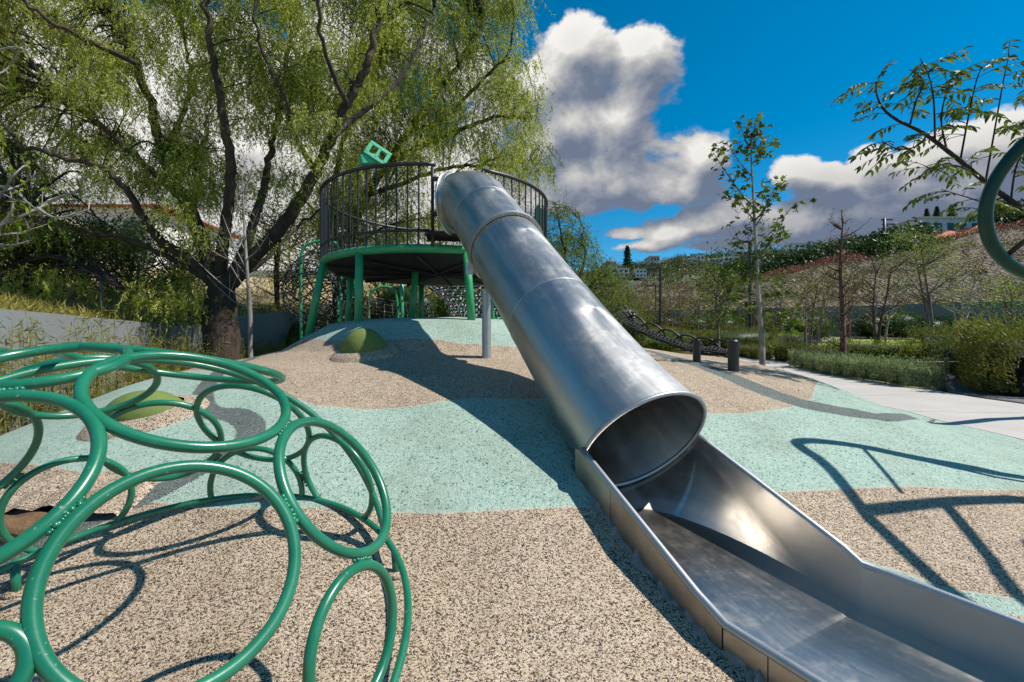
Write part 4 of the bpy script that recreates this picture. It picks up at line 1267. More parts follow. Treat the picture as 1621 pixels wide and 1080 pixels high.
def hedge(name, pts, wd, ht, n, mat, label, L=.045, W=.016, seed=0, group=None, flowers=None, cat='hedge', lumps=.05, core=m_bark2):
    """clipped hedge following ground points (x, y)"""
    rng = np.random.default_rng(seed); P = crom(np.array(pts, float), 10)
    T_ = np.gradient(P, axis=0); T_ /= np.linalg.norm(T_, axis=1)[:, None]; N = np.stack([-T_[:, 1], T_[:, 0]], 1)
    g0 = float(H(P[0, 0], P[0, 1])); t = empty(name, (P[0, 0], P[0, 1], g0), label, cat, group)
    s = rng.uniform(0, len(P) - 1.001, n); i = s.astype(int); f = (s - i)[:, None]
    p = P[i] * (1 - f) + P[i + 1] * f; nn = N[i]
    end = np.minimum(s, len(P) - 1 - s) / (len(P) - 1); endr = np.sqrt(np.clip(end / .06, 0.05, 1))
    ph = rng.uniform(-.12, math.pi + .12, n); k = rng.uniform(.55, 1.05, n) ** .5; ph = np.where(rng.random(n) < .45, np.where(rng.random(n) < .5, rng.uniform(-.1, .5, n), math.pi - rng.uniform(-.1, .5, n)), ph)
    cw = np.sign(np.cos(ph)) * np.abs(np.cos(ph)) ** .45; sw = np.clip(np.sin(ph), 0, 1) ** .42
    bump = 1 + lumps * np.sin(s * 2.1 + seed) + lumps * np.sin(s * 5.3 + ph * 3) * .9
    base_in = np.where(ph < .3, .9, 1)
    x = p[:, 0] + nn[:, 0] * cw * wd / 2 * k * bump * endr; y = p[:, 1] + nn[:, 1] * cw * wd / 2 * k * bump * endr
    low = rng.random(n) < .30; hh = np.where(low, rng.uniform(.08, .9, n), 1) * sw
    z = H(x, y) + ht * np.clip(np.where(np.abs(np.cos(ph)) > .8, rng.uniform(.05, 1, n), hh), .04, 1) * k * bump * (.75 + .25 * endr)
    D_ = np.stack([nn[:, 0] * cw, nn[:, 1] * cw, .6 + sw], 1)
    V, F = leaves(np.stack([x, y, z], 1), L, W, rng, dirs=D_)
    tag(M('foliage', V, F, mat, t, False), kind='stuff')
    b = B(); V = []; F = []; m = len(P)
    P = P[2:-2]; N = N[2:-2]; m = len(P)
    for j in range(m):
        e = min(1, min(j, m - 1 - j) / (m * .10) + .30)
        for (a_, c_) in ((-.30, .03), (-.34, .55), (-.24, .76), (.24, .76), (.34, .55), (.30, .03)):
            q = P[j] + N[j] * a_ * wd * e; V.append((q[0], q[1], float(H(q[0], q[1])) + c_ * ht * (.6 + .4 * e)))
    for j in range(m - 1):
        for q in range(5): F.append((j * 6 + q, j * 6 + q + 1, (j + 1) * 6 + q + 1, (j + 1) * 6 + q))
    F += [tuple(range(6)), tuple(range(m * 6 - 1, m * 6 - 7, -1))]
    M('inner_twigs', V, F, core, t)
    if flowers:
        mt, nf, fh = flowers; i = rng.integers(0, len(P), nf)
        q = P[i] + N[i] * rng.uniform(-.5, .5, (nf, 1)) * wd
        Q = np.stack([q[:, 0] + rng.normal(size=nf) * .05, q[:, 1] + rng.normal(size=nf) * .05, H(q[:, 0], q[:, 1]) + ht + rng.uniform(0, fh, nf)], 1)
        Q = np.repeat(Q, 5, 0) + rng.normal(size=(nf * 5, 3)) * np.array([.008, .008, .03])
        V, F = leaves(Q, .022, .014, rng, -.4)
        tag(M('flower_spikes', V, F, mt, t, False), kind='stuff')
    return t

# ------------------------------------------------------------------ garden on the right
def gp(px, py): return at(px, py)
hedge('hedge', [(8.1, 8.75), (8.3, 10.2), (8.55, 12.0), (8.95, 14.3)], .62, .46, 30000, m_leaf_sage, 'long sage green clipped hedge beside the concrete path', .06, .016, 3, lumps=.16)
hedge('hedge', [(9.3, 16.2), (9.0, 17.8), (8.9, 19.6)], .8, .52, 6000, m_leaf_olive, 'short olive hedge behind the black bollard and pale sapling', .06, .02, 4)
hedge('hedge', [(10.3, 14.2), (9.9, 15.5), (9.85, 17.0)], .9, .66, 8000, m_leaf_olive, 'brownish green low hedge behind the long sage hedge', .06, .02, 5, flowers=(m_purple, 240, .28))
hedge('hedge', [(11.6, 16.8), (13.3, 15.6), (15.0, 15.2)], 1.2, .75, 9000, m_leaf_lime, 'bright green flat topped hedge before the shaded garden wall', .06, .025, 6)
hedge('hedge', [(11.6, 11.9), (13.0, 12.5), (15.0, 13.4)], 1.4, .95, 12000, m_leaf_mid, 'dark green hedge behind the bench and yellow bush', .06, .02, 7)
hedge('hedge', [(13.5, 15.0), (15.5, 15.4), (18.5, 15.6)], 1.2, 1.25, 9000, m_leaf_olive, 'tall olive hedge in the second row behind the dark hedge', .07, .025, 8)
bigh = hedge('hedge', [(8.5, 7.5), (9.6, 8.7), (11.2, 10.4), (13.5, 12.2)], 1.35, 1.22, 42000, m_leaf_olive, 'large bushy green and brown hedge at the right edge of the photo', .07, .022, 9, lumps=.09)
bush('bush', gp(1432, 574)[:2], (.42, .4, .28), 2600, m_leaf_yel, 'small round yellow green bush left of the bench', .06, .022, 11)
bush('bush', (12.9, 21), (.6, .5, .45), 2400, m_leaf_lime, 'round lime green bush on the far side of the lawn', .08, .035, 12)
bush('bush', (6.2, 19.5), (1.3, .8, .42), 4200, m_leaf_lime, 'low bright green bush spreading left of the young maples', .08, .02, 13)
bush('bush', (9.4, 19.0), (1.9, .9, .58), 9000, m_leaf_olive, 'wide olive and tan bush behind the black bollard', .09, .014, 14)
bush('bush', (7.2, 21.0), (1.9, 1.0, .5), 6000, m_straw, 'clump of straw coloured grasses behind the rope bridge', .16, .010, 15)
bush('bush', (10.9, 20.5), (1.1, 1.0, .55), 6000, m_leaf_brown, 'reddish brown dry grass clump right of the pale sapling', .12, .010, 16)
# planter with pink flowers
pl = gp(1356, 566); t = empty('planter', (pl[0], pl[1], pl[2]), 'low brown timber planter full of pink flowers', 'planter')
for i in range(3):
    b = B(); b.box((pl[0], pl[1] - .45, pl[2] + .05 + i * .1), (.62, .03, .046)); bevel(b.make('plank', m_timber, t, False), .005)
for sx in (-.62, .62):
    b = B(); b.box((pl[0] + sx, pl[1], pl[2] + .15), (.03, .42, .15)); b.make('end_board', m_timber, t, False)
b = B(); b.box((pl[0], pl[1] + .45, pl[2] + .15), (.65, .03, .15)); b.make('back_board', m_timber, t, False)
b = B(); b.box((pl[0], pl[1], pl[2] + .12), (.58, .40, .12)); b.make('soil', m_soil, t, False)
V, F = leaves(np.array([pl[0], pl[1], pl[2] + .34]) + NR.normal(size=(1400, 3)) * np.array([.28, .2, .05]), .05, .03, NR, -.5)
tag(M('flowers', V, F, m_pink, t, False), kind='stuff')
# bench
be = np.array([9.72, 10.1, float(H(9.72, 10.1))]); t = empty('bench', be, 'pinkish timber bench between the yellow bush and large right hand hedge', 'bench')
for i in range(4):
    b = B(); b.box((be[0], be[1] + (i - 1.5) * .125, be[2] + .43), (.85, .056, .022), .0); bevel(b.make('slat', m_wood, t, False), .006)
for sx in (-.62, .62):
    b = B(); b.box((be[0] + sx, be[1], be[2] + .2), (.04, .2, .205)); bevel(b.make('leg', m_black, t, False), .006)
t.rotation_euler = (0, 0, 0)
# red hose
hp = [gp(1500, 602), gp(1530, 606), gp(1560, 616), gp(1590, 617), gp(1612, 625), gp(1640, 634), gp(1700, 640)]
P = crom(hp, 8); P[:, 2] = [float(H(a, c)) + .02 for a, c in P[:, :2]]
b = B(); b.tube(P, .017, 8); tag(b.make('garden_hose', m_red), 'red hose lying along the foot of the right hand hedge', 'hose')
# bollards
for (px, py, h, lab) in ((1161, 588, .88, 'thick black bollard standing beside the pale sapling'), (1103, 573, .80, 'black bollard at the end of the rope bridge, farther from the sapling')):
    g = gp(px, py); k = (588 - 538) / FP * g[1] if px == 1161 else 36 / FP * g[1]
    t = empty('bollard', g, lab, 'bollard', 'black bollards along the path'); r = k * .165
    b = B(); b.lathe((g[0], g[1], g[2]), [(r, -.05), (r, k * .86)], 24); autosmooth(b.make('post', m_black, t))
    b = B(); b.lathe((g[0], g[1], g[2]), [(r * .93, k * .86), (r * .93, k * .885), (r * 1.02, k * .887), (r * 1.02, k * .95), (r * .8, k * .99), (0.01, k)], 24); autosmooth(b.make('cap', m_black, t))
# lamp posts
def lamp(px, py_base, py_top, label, arm=-1, y=None, r=.055):
    g = gp(px, py_base) if y is None else np.array([(px - 810.5) / FP * y, y, float(H((px - 810.5) / FP * y, y))])
    zt = (540 - py_top) / FP * g[1]
    t = empty('lamp_post', g, label, 'lamp post', 'black garden lamp posts')
    b = B(); b.lathe((g[0], g[1], 0), [(r * 1.3, g[2] - .1), (r * 1.3, g[2] + .5), (r, g[2] + .52), (r, zt)], 12); autosmooth(b.make('pole', m_black, t))
    b = B(); b.box((g[0] + arm * .32, g[1], zt - .04), (.34, .05, .03)); bevel(b.make('arm', m_black, t, False), .01)
    b = B(); b.box((g[0] + arm * .52, g[1], zt - .085), (.16, .09, .018)); b.make('lamp_head', m_black, t, False)
lamp(1045, 530, 424, 'black lamp post with a short arm left of the young maples', -1, 22)
lamp(1038, 525, 451, 'shorter distant lamp post just left of the black arm lamp', -1, 31)
lamp(1187, 520, 382, 'tallest black lamp post behind the pale sapling', -1, 19.5, .075)
lamp(1140, 505, 470, 'small far lamp post half hidden between the young trees', -1, 30)
# pylon like floodlight mast on the slope
mz = P3(1400, 470, 44); t = empty('floodlight_mast', mz, 'dark mast with stacked brackets on the slope ridge', 'mast')
b = B(); b.tube([P3(1401, 420, 52), P3(1400, 346, 52)], .16, 8); b.make('pole', m_black, t)
for k in range(6):
    b = B(); c = P3(1404 + (k % 2) * 2, 348 + k * 7, 52); b.box(c, (.65, .08, .06)); b.make('bracket', m_black, t, False)

# ---- young trees: the pale sapling by the path, leaf by leaf
def star_leaf():
    V = [(0, 0, 0)]; F = []
    for i in range(10):
        a = math.pi * (i / 9 * 1.5 - .75) + math.pi / 2; r = 1.0 if i % 2 == 0 else .42
        if i in (0, 9): r = .55
        V.append((r * math.cos(a) * .55, r * math.sin(a) * .6 + .35, .06 * math.sin(i * 2.1)))
    for i in range(1, 10): F.append((0, i, i + 1))
    return V, F
def pinnate_leaf():
    """one leaflet, folded along the midrib"""
    V = [(0, 0, 0), (.18, .35, .05), (.13, .72, .02), (0, 1.05, -.12), (-.13, .72, .02), (-.18, .35, .05), (0, .5, -.01)]
    return V, [(0, 1, 6), (1, 2, 6), (2, 3, 6), (3, 4, 6), (4, 5, 6), (5, 0, 6)]
def leafset(parent, pts, dirs, size, mat, shape, rng, limit=300):
    V0, F0 = shape; protos = []
    for k in range(3):
        me = bpy.data.meshes.new('leaf'); vv = np.array(V0) * (1 + rng.normal(size=(len(V0), 1)) * .06)
        me.from_pydata([tuple(v) for v in vv], [], F0); me.materials.append(mat); protos.append(me)
    off_ = np.array(woff(parent)); order = np.argsort(np.linalg.norm(pts, axis=1)); rest = []
    for n_, i in enumerate(order):
        d = nrm(dirs[i]); q = Vector(d).to_track_quat('Y', 'Z'); s = size * rng.uniform(.65, 1.2)
        from mathutils import Quaternion
        q = q @ Quaternion((0, 1, 0), rng.uniform(-1.0, 1.0))
        if n_ < limit:
            o = bpy.data.objects.new('leaf', protos[n_ % 3]); COL.objects.link(o); o.parent = parent
            o.location = Vector(pts[i] - off_); o.rotation_mode = 'QUATERNION'; o.rotation_quaternion = q; o.scale = (s, s, s)
        else: rest.append((i, q, s))
    if rest:
        V = []; F = []
        for i, q, s in rest:
            mt = np.array(q.to_matrix()); k = len(V); V += [tuple(pts[i] + mt @ (np.array(v) * s)) for v in V0]; F += [tuple(a + k for a in f) for f in F0]
        tag(M('crown', V, F, mat, parent, False), kind='stuff')

rs = np.random.default_rng(44)
yS = 11.4; sb_ = np.array([(1207 - 810.5) / FP * yS, yS, 0.0]); sb_[2] = float(H(sb_[0], sb_[1]))
st = empty('sapling', sb_, 'tall slim sapling with pale trunk and star shaped leaves beside the bollard', 'tree')
b = B(); TP = limb(b, [sb_ - (0, 0, .1), P3(1206, 540, yS), P3(1201, 480, yS), P3(1197, 400, yS), P3(1194, 340, yS), P3(1190, 270, yS), P3(1187, 205, yS)], .075, .012, 12); b.make('trunk', m_white_bark, st)
bb = B(); tips = []; tdir = []
for (pa, pe, dy) in (((1205, 500), (1150, 470), .5), ((1206, 512), (1255, 490), -.4), ((1203, 480), (1160, 440), -.4), ((1200, 455), (1250, 440), .3), ((1200, 440), (1172, 400), .3), ((1197, 410), (1235, 360), -.3),
                     ((1196, 390), (1258, 322), .2), ((1195, 350), (1162, 300), -.3), ((1193, 330), (1128, 240), .3), ((1192, 305), (1238, 290), .4), ((1191, 280), (1150, 225), -.2), ((1190, 260), (1215, 225), .1),
                     ((1190, 240), (1172, 200), .2), ((1196, 380), (1160, 375), .5), ((1203, 495), (1240, 520), .3), ((1195, 360), (1225, 300), -.3), ((1200, 430), (1150, 430), .2), ((1188, 225), (1195, 198), 0)):
    p = P3(*pa, yS); e = P3(*pe, yS + dy); m = (p + e) / 2 - (0, 0, .07)
    Q = crom([p, m, e], 7); bb.tube(Q, np.linspace(.019, .005, len(Q)), 6, caps=False)
    for q in Q[4:]:
        for _ in range(2):
            e2 = q + rs.normal(size=3) * .16; bb.tube([q, (q + e2) / 2 + (0, 0, .02), e2], [.005, .004, .003], 4, caps=False)
            for _ in range(2): tips.append(e2 + rs.normal(size=3) * .04); tdir.append(rs.normal(size=3) * .8 + (0, -.1, -.5))
tag(bb.make('branches', m_grey_bark, st), kind='stuff')
leafset(st, np.array(tips), np.array(tdir), .165, m_sweet, star_leaf(), rs)

# overhanging tree at the right edge: branch with long leaflets
ov = empty('overhanging_tree', (8.1, 5.9, -.98), 'leaning tree whose arching leafy branch enters from the right edge', 'tree')
b = B(); limb(b, [(8.1, 5.9, -1.2), (7.7, 5.75, 0), P3(1700, 395, 5.1), P3(1660, 350, 5.0)], .10, .05, 12, 6); b.make('trunk', m_grey_bark, ov)
y0 = 5.0
mainb = [P3(1690, 385, y0), P3(1650, 352, y0), P3(1600, 318, y0), P3(1555, 284, y0), P3(1505, 243, y0), P3(1460, 210, y0), P3(1420, 190, y0), P3(1398, 172, y0), P3(1388, 150, y0), P3(1387, 130, y0)]
b = B(); MP = limb(b, mainb, .034, .005, 8, 6); b.make('limb', m_bark2, ov)
subs = [((1560, 288), (1572, 220), (1588, 130), (1598, 85)), ((1520, 255), (1532, 190), (1545, 130), (1555, 105)), ((1480, 225), (1478, 160), (1470, 120), (1456, 92)), ((1500, 243), (1490, 190), (1500, 140), (1512, 115)),
        ((1440, 200), (1450, 160), (1462, 130), (1440, 110)), ((1590, 312), (1560, 320), (1530, 312), (1490, 300)), ((1540, 272), (1510, 262), (1480, 268), (1462, 262)), ((1640, 345), (1622, 250), (1625, 180), (1640, 120)),
        ((1600, 318), (1610, 260), (1640, 210), (1690, 180)), ((1470, 212), (1450, 232), (1420, 236), (1395, 222)), ((1650, 352), (1690, 250), (1730, 170)), ((1600, 318), (1570, 340), (1545, 330))]
pts = []; dirs = []
bb = B()
def compound(p, d, ln):
    """a drooping compound leaf: rachis with paired leaflets"""
    d = nrm(d); q = p.copy(); Q = [q.copy()]
    for i in range(6):
        d = nrm(d + np.array([0, 0, -.13])); q = q + d * ln / 6; Q.append(q.copy())
        if i >= 1:
            s = nrm(np.cross(d, (0, 0, 1)) + rs.normal(size=3) * .15)
            for sg in (-1, 1): pts.append(q.copy()); dirs.append(d * .55 + s * sg * .75 + (0, 0, -.45))
    pts.append(q); dirs.append(d)
    bb.tube(Q, np.linspace(.004, .0015, 7), 4, caps=False)
for j, sbb in enumerate(subs):
    yy = y0 + rs.uniform(-.35, .35); w_ = [P3(px, py, y0 + (yy - y0) * i / (len(sbb) - 1)) for i, (px, py) in enumerate(sbb)]
    Q = crom(w_, 6); bb.tube(Q, np.linspace(.011, .004, len(Q)), 5, caps=False)
    for k in range(4, len(Q), 3):
        for sg in range(2):
            a = rs.uniform(0, 6.28); compound(Q[k], np.array([math.cos(a), math.sin(a) * .7, rs.uniform(.1, .6)]), rs.uniform(.26, .42))
for k in range(34, len(MP), 5):
    a = rs.uniform(0, 6.28); compound(MP[k], np.array([math.cos(a), math.sin(a) * .7, .4]), rs.uniform(.26, .4))
for (px, py) in ((1387, 130), (1383, 133), (1390, 128), (1395, 172)):
    compound(P3(px, py, y0), np.array([rs.uniform(-1, .5), rs.uniform(-.4, .4), .3]), .24)
tag(bb.make('twigs', m_bark2, ov), kind='stuff')
leafset(ov, np.array(pts), np.array(dirs), .096, m_leaf_mid, pinnate_leaf(), rs)

# bare pale sapling by the big tree
bs = at(397, 538); yb = 7.9; bs = np.array([(397 - 810.5) / FP * yb, yb, float(H((397 - 810.5) / FP * yb, yb))])
t = empty('bare_sapling', bs, 'leafless white barked sapling standing before the big weeping tree', 'tree')
b = B(); limb(b, [bs - (0, 0, .1), P3(396, 500, yb), P3(392, 440, yb), P3(388, 380, yb), P3(385, 320, yb), P3(383, 265, yb)], .045, .007, 10); b.make('trunk', m_white_bark, t)
bb = B(); rs2 = np.random.default_rng(9)
for (pa, pe) in (((396, 470), (430, 425)), ((395, 480), (303, 405)), ((394, 465), (345, 380)), ((393, 440), (330, 345)), ((392, 430), (352, 340)), ((391, 410), (425, 370)), ((389, 400), (365, 330)), ((388, 380), (410, 330)), ((387, 350), (372, 300)), ((394, 455), (415, 440)), ((386, 330), (392, 290)), ((396, 490), (340, 450)), ((392, 420), (318, 385))):
    p = P3(*pa, yb); e = P3(*pe, yb + rs2.uniform(-.5, .5)); Q = crom([p, (p + e) / 2 - (0, 0, .06), e], 6); bb.tube(Q, np.linspace(.012, .004, len(Q)), 5, caps=False)
    for k in (4, 7, 9):
        e2 = Q[k] + rs2.normal(size=3) * .14 + (0, 0, .16); bb.tube([Q[k], (Q[k] + e2) / 2, e2], [.005, .004, .002], 4, caps=False)
tag(bb.make('branches', m_white_bark, t), kind='stuff')
# bare pale branches entering from the left edge
t = empty('bare_tree', (-5.6, 3.6, -1.2), 'bare pale tree whose whitish twigs reach in from the left edge', 'tree')
b = B(); limb(b, [(-5.6, 3.6, -1.3), (-5.5, 3.6, 0), (-5.2, 3.6, 1.2), (-5.3, 3.65, 2.4)], .06, .03, 10); b.make('trunk', m_white_bark, t)
bb = B(); yl = 3.6; bud = []
for path_ in (((-200, 400), (-60, 375), (0, 358), (50, 335), (100, 312), (168, 288)), ((-150, 420), (-40, 392), (0, 372), (40, 368), (52, 352)), ((-180, 360), (-50, 330), (0, 305), (40, 290), (66, 268)), ((-120, 350), (-20, 330), (20, 280), (38, 262)),
              ((-100, 345), (0, 296), (45, 322), (70, 345)), ((0, 358), (20, 330), (12, 290)), ((50, 335), (80, 318), (125, 300), (130, 278)), ((-60, 375), (10, 388), (50, 380)), ((60, 330), (90, 345), (140, 332)), ((-150, 200), (-40, 130), (10, 110), (40, 60)), ((-150, 130), (-30, 90), (25, 75), (62, 95))):
    Q = crom([P3(px, py, yl + .12 * math.sin(i * 2 + px)) for i, (px, py) in enumerate(path_)], 6)
    bb.tube(Q, np.linspace(.013, .0035, len(Q)), 6, caps=False)
    for k in range(8, len(Q), 4):
        e2 = Q[k] + rs2.normal(size=3) * .07 + (0.02, 0, .06); bb.tube([Q[k], (Q[k] + e2) / 2, e2], [.0045, .0035, .002], 4, caps=False); bud.append(e2)
tag(bb.make('branches', m_white_bark, t), kind='stuff')
bud = np.repeat(np.array(bud + [P3(15, 265, 3.6), P3(22, 268, 3.6)]), 3, 0); V, F = leaves(bud, .06, .028, rs2, .3)
tag(M('buds', V, F, m_leaf_lime, t, False), kind='stuff')

# small garden trees
def gy_(px, y): x = (px - 810.5) / FP * y; return (x, y, float(H(x, y)))
def ht(py, y, g): return (540 - py) / FP * y - g[2]
GT = [  # px, depth, top py, crown radius, leaves, leaf material, bark, label, stems, first
    (1137, 16.5, 445, 1.1, 1500, m_sweet, m_grey_bark, 'young maple with sparse green leaves left of the pale sapling', 1, .35),
    (1108, 20, 470, 1.0, 900, m_leaf_yel, m_grey_bark, 'small yellow green tree behind the rope bridge bollard', 1, .3),
    (1060, 23, 470, 1.3, 900, m_leaf_yel, m_red_bark, 'thin brown twiggy tree right of the black arm lamp', 3, .2),
    (1085, 26, 462, 1.4, 700, m_leaf_brown, m_red_bark, 'brown twiggy shrub tree between the lamp and the maple', 3, .2),
    (1274, 15.5, 455, .85, 700, m_leaf_yel, m_grey_bark, 'forked small tree with yellowing leaves by the lawn', 2, .35),
    (1335, 13.5, 345, .75, 350, m_leaf_brown, m_red_bark, 'tall narrow reddish tree, nearly bare, with a pointed top', 1, .16),
    (1290, 22, 440, 1.1, 800, m_leaf_olive, m_grey_bark, 'olive young tree behind the forked yellow tree', 2, .3),
    (1388, 18, 425, 1.0, 250, m_leaf_brown, m_red_bark, 'bare brown tree between the reddish tree and the green tree', 2, .25),
    (1400, 21, 440, .9, 500, m_leaf_yel, m_white_bark, 'pale trunked little tree in front of the garden wall', 2, .3),
    (1478, 17, 372, 1.15, 2400, m_leaf_lime, m_grey_bark, 'bright green bushy young tree in front of the netted slope', 2, .42),
    (1520, 19, 440, .9, 400, m_leaf_yel, m_white_bark, 'thin pale multi stem tree right of the bright green tree', 3, .35),
    (1600, 14, 460, 1.0, 1400, m_leaf_lime, m_grey_bark, 'lime leaved shrub tree behind the large right hedge', 2, .4),
    (1235, 24, 462, 1.2, 1300, m_leaf_mid, m_grey_bark, 'green leafy tree behind the pale sapling', 2, .3),
    (1020, 27, 480, 1.2, 900, m_leaf_olive, m_red_bark, 'olive twiggy tree above the black rope bridge', 3, .2),
    (1190, 27, 468, 1.3, 900, m_leaf_olive, m_red_bark, 'hazy olive tree far behind the tallest lamp post', 3, .2),
    (1345, 25, 440, 1.3, 600, m_leaf_brown, m_red_bark, 'dry brown tree in front of the shaded garden wall', 3, .25)]
for i, (px, y, tp, cr, nl, ml, mb, lab, stm, fst) in enumerate(GT):
    g = gy_(px, y); h = ht(tp, y, g)
    narrow = px == 1335
    tree('young_tree', g, h, .045 + .012 * h, (cr * (.6 if narrow else 1), cr * (.6 if narrow else 1), cr), int(nl * 1.5), ml, mb, lab, .06 if ml is not m_sweet else .09, .03 if ml is not m_sweet else .06, 100 + i, 34 if narrow else 18, group=None, first=fst, stems=stm, clump=.16)
# green willow-like tree right of the platform
g = gy_(925, 13.5); rt2 = np.random.default_rng(77)
cW = sample_px(105, [(872, 318), (905, 325), (932, 350), (938, 385), (955, 410), (985, 440), (990, 500), (930, 500), (862, 420), (858, 350)], 12.5, 15, rt2)
big_tree('light_green_tree', g, [(LP(13.5, 13, (905, 470), (895, 410), (885, 350)), .06, .02), (LP(13.5, 14, (905, 470), (925, 410), (920, 350)), .06, .02), (LP(13.5, 13.5, (905, 480), (950, 440), (975, 430)), .05, .02)],
         ([(g[0], g[1], g[2] - .1), P3(915, 500, 13.5), P3(905, 465, 13.5)], [.14, .11, .08]), cW, 'light green bushy tree right behind the tube slide', mat_l=m_leaf_lime, mat_d=m_leaf_mid, seed=41, nst=16, L=.4, rad_=.42, bark=m_bark2)
# dark shrubs at the garden wall
WLAB = ['dark wall shrub at the left end of the row, above the rope bridge', 'lighter green wall shrub directly behind the black arm lamp', 'dark wall shrub right of the black arm lamp', 'dark wall shrub between the arm lamp and the young maple', 'lighter wall shrub behind the young maple', 'dark wall shrub left of the pale sapling trunk', 'dark wall shrub behind the pale sapling trunk', 'wall shrub right of the pale sapling, left of the bare reddish tree', 'wall shrub right of the gap of bare wall', 'dark wall shrub behind the pale trunked little tree', 'dark wall shrub left of the bright green young tree', 'wall shrub behind the bright green young tree', 'dark wall shrub right of the bright green young tree', 'lighter wall shrub above the large right hedge', 'dark wall shrub at the right end of the row']
rr = np.random.default_rng(6)
for i in range(15):
    px = 1005 + i * 47; y = 27 + 2.0 * math.sin(i * 1.7); x = (px - 810.5) / FP * y
    if 1330 < px < 1372: continue
    g = float(H(x, y))
    bush('wall_shrub', (x, y), (1.15, .8, .72 + .22 * rr.random()), 2200, m_leaf_dark if i % 3 else m_leaf_mid, WLAB[i], .11, .05, 200 + i, group='dark shrubs planted along the garden wall')
# shrubs behind the platform and under the trees
BS = [(470, 14, 1.2, 1.15, m_leaf_olive, 'olive shrub behind the left platform leg'), (560, 14.6, 1.3, 1.35, m_leaf_yel, 'yellowish shrub behind the rope tunnel'), (640, 14.8, 1.5, 1.6, m_leaf_mid, 'green shrub seen under the platform deck'),
      (730, 15.2, 1.5, 1.5, m_leaf_lime, 'sunlit shrub behind the rope net'), (820, 15.6, 1.5, 1.6, m_leaf_mid, 'mid green shrub behind the tube slide post'), (980, 17.5, 1.3, 1.2, m_leaf_olive, 'olive shrub above the top of the rope bridge'),
      (905, 16.2, 1.4, 1.5, m_leaf_yel, 'yellow green shrub hidden low behind the steel tube')]
for i, (px, y, w_, h_, mt, lab) in enumerate(BS):
    x = (px - 810.5) / FP * y; bush('shrub', (x, y), (w_, .8, h_), 5200, mt, lab, .10, .035, 300 + i)
# brush on the dry bank and the tangle of thin trees behind the left wall
rb = np.random.default_rng(15)
def scatter(G, n, rng, r0=0, r1=None, c0=0, c1=None):
    r1 = r1 or G.shape[0] - 1; c1 = c1 or G.shape[1] - 1
    i = rng.uniform(r0, r1 - .01, n); j = rng.uniform(c0, c1 - .01, n); a = i.astype(int); b_ = j.astype(int); fi = (i - a)[:, None]; fj = (j - b_)[:, None]
    return (G[a, b_] * (1 - fi) + G[a + 1, b_] * fi) * (1 - fj) + (G[a, b_ + 1] * (1 - fi) + G[a + 1, b_ + 1] * fi) * fj
P = scatter(bankG, 5200, rb, 0, 30); P = np.repeat(P, 9, 0) + rb.normal(size=(5200 * 9, 3)) * np.array([.12, .12, .05]); P[:, 2] += .06
V, F = leaves(P, .22, .016, rb, -.9); tag(M('dry_grass', V, F, m_straw), kind='stuff')
for i, (px, y, tp, cr, nl, ml) in enumerate(((60, 11, 420, 1.2, 1800, m_leaf_mid), (130, 12, 400, 1.4, 2200, m_leaf_mid), (205, 12.5, 430, 1.2, 1600, m_leaf_dark), (275, 13, 400, 1.2, 1500, m_leaf_mid), (440, 15, 330, 1.6, 1800, m_leaf_olive), (500, 16, 340, 1.6, 1700, m_leaf_yel), (465, 18, 380, 1.6, 1600, m_leaf_mid), (15, 10, 400, 1.1, 1500, m_leaf_mid), (610, 17, 330, 1.8, 1800, m_leaf_olive), (700, 18, 345, 1.8, 1800, m_leaf_yel), (780, 18, 330, 1.8, 1700, m_leaf_mid))):
    x = (px - 810.5) / FP * y
    d2 = np.hypot(bankG[..., 0] - x, bankG[..., 1] - y); k = np.unravel_index(np.argmin(d2), d2.shape); z = bankG[k][2]
    labs = ['leafy scrub tree on the bank at the far left, behind the wall', 'wide green scrub tree on the bank below the white house', 'dark scrub tree on the bank beside the metal pole', 'green scrub tree on the bank left of the big trunk', 'olive thin stemmed tree between the big trunk and the platform', 'yellowish thin stemmed tree behind the rope tunnel', 'green background tree between big trunk and rope tunnel', 'small scrub tree at the left edge of the photo', 'olive background tree seen through the railing, left part', 'yellowish background tree seen through the middle of the railing', 'green background tree behind the top of the tube slide']
    tree('scrub_tree', (x, y, z), max(1.2, (540 - tp) / FP * y - z), .09, (cr, cr, cr), nl * 2, ml, m_bark2, labs[i], .11, .035, 400 + i, 22, first=.15, stems=2, clump=.22, down=.5)
# reeds along the left wall
rr = np.random.default_rng(18); V = []; P = []
for k in range(900):
    s = rr.uniform(2, len(WLs) * .62); i = int(s); p = WLs[i] * (1 - s + i) + WLs[i + 1] * (s - i)
    T_ = nrm(np.append(WLs[i + 1][:2] - WLs[i][:2], 0)); n_ = np.array([T_[1], -T_[0], 0]); p = p + n_ * rr.uniform(.25, 1.15)
    g = float(H(p[0], p[1])); P.append((p[0], p[1], g, rr.uniform(.75, 1.35)))
b = B(); LPt = []
for x, y, g, h in P:
    tx, ty = rr.normal(size=2) * .12; b.tube([(x, y, g), (x + tx * .5, y + ty * .5, g + h * .55), (x + tx, y + ty, g + h)], [.007, .005, .002], 4, caps=False)
    for q in rr.uniform(.2, 1.02, 40): LPt.append((x + tx * q + rr.normal() * .05, y + ty * q + rr.normal() * .05, g + h * q))
rd = empty('reed_bed', (-5.2, 6, -1.2), 'strip of yellow green bamboo like reeds along the curved wall', 'reeds')
tag(b.make('stalks', m_straw, rd), kind='stuff')
V, F = leaves(np.array(LPt), .10, .012, rr, -.1); tag(M('leaves', V, F, m_leaf_yel, rd, False), kind='stuff')
# grey pole behind the wall
b = B(); b.tube([P3(163, 520, 9), P3(159, 430, 9)], .032, 8); tag(b.make('metal_pole', m_galv), 'short grey metal pole standing on the bank behind the wall', 'pole')

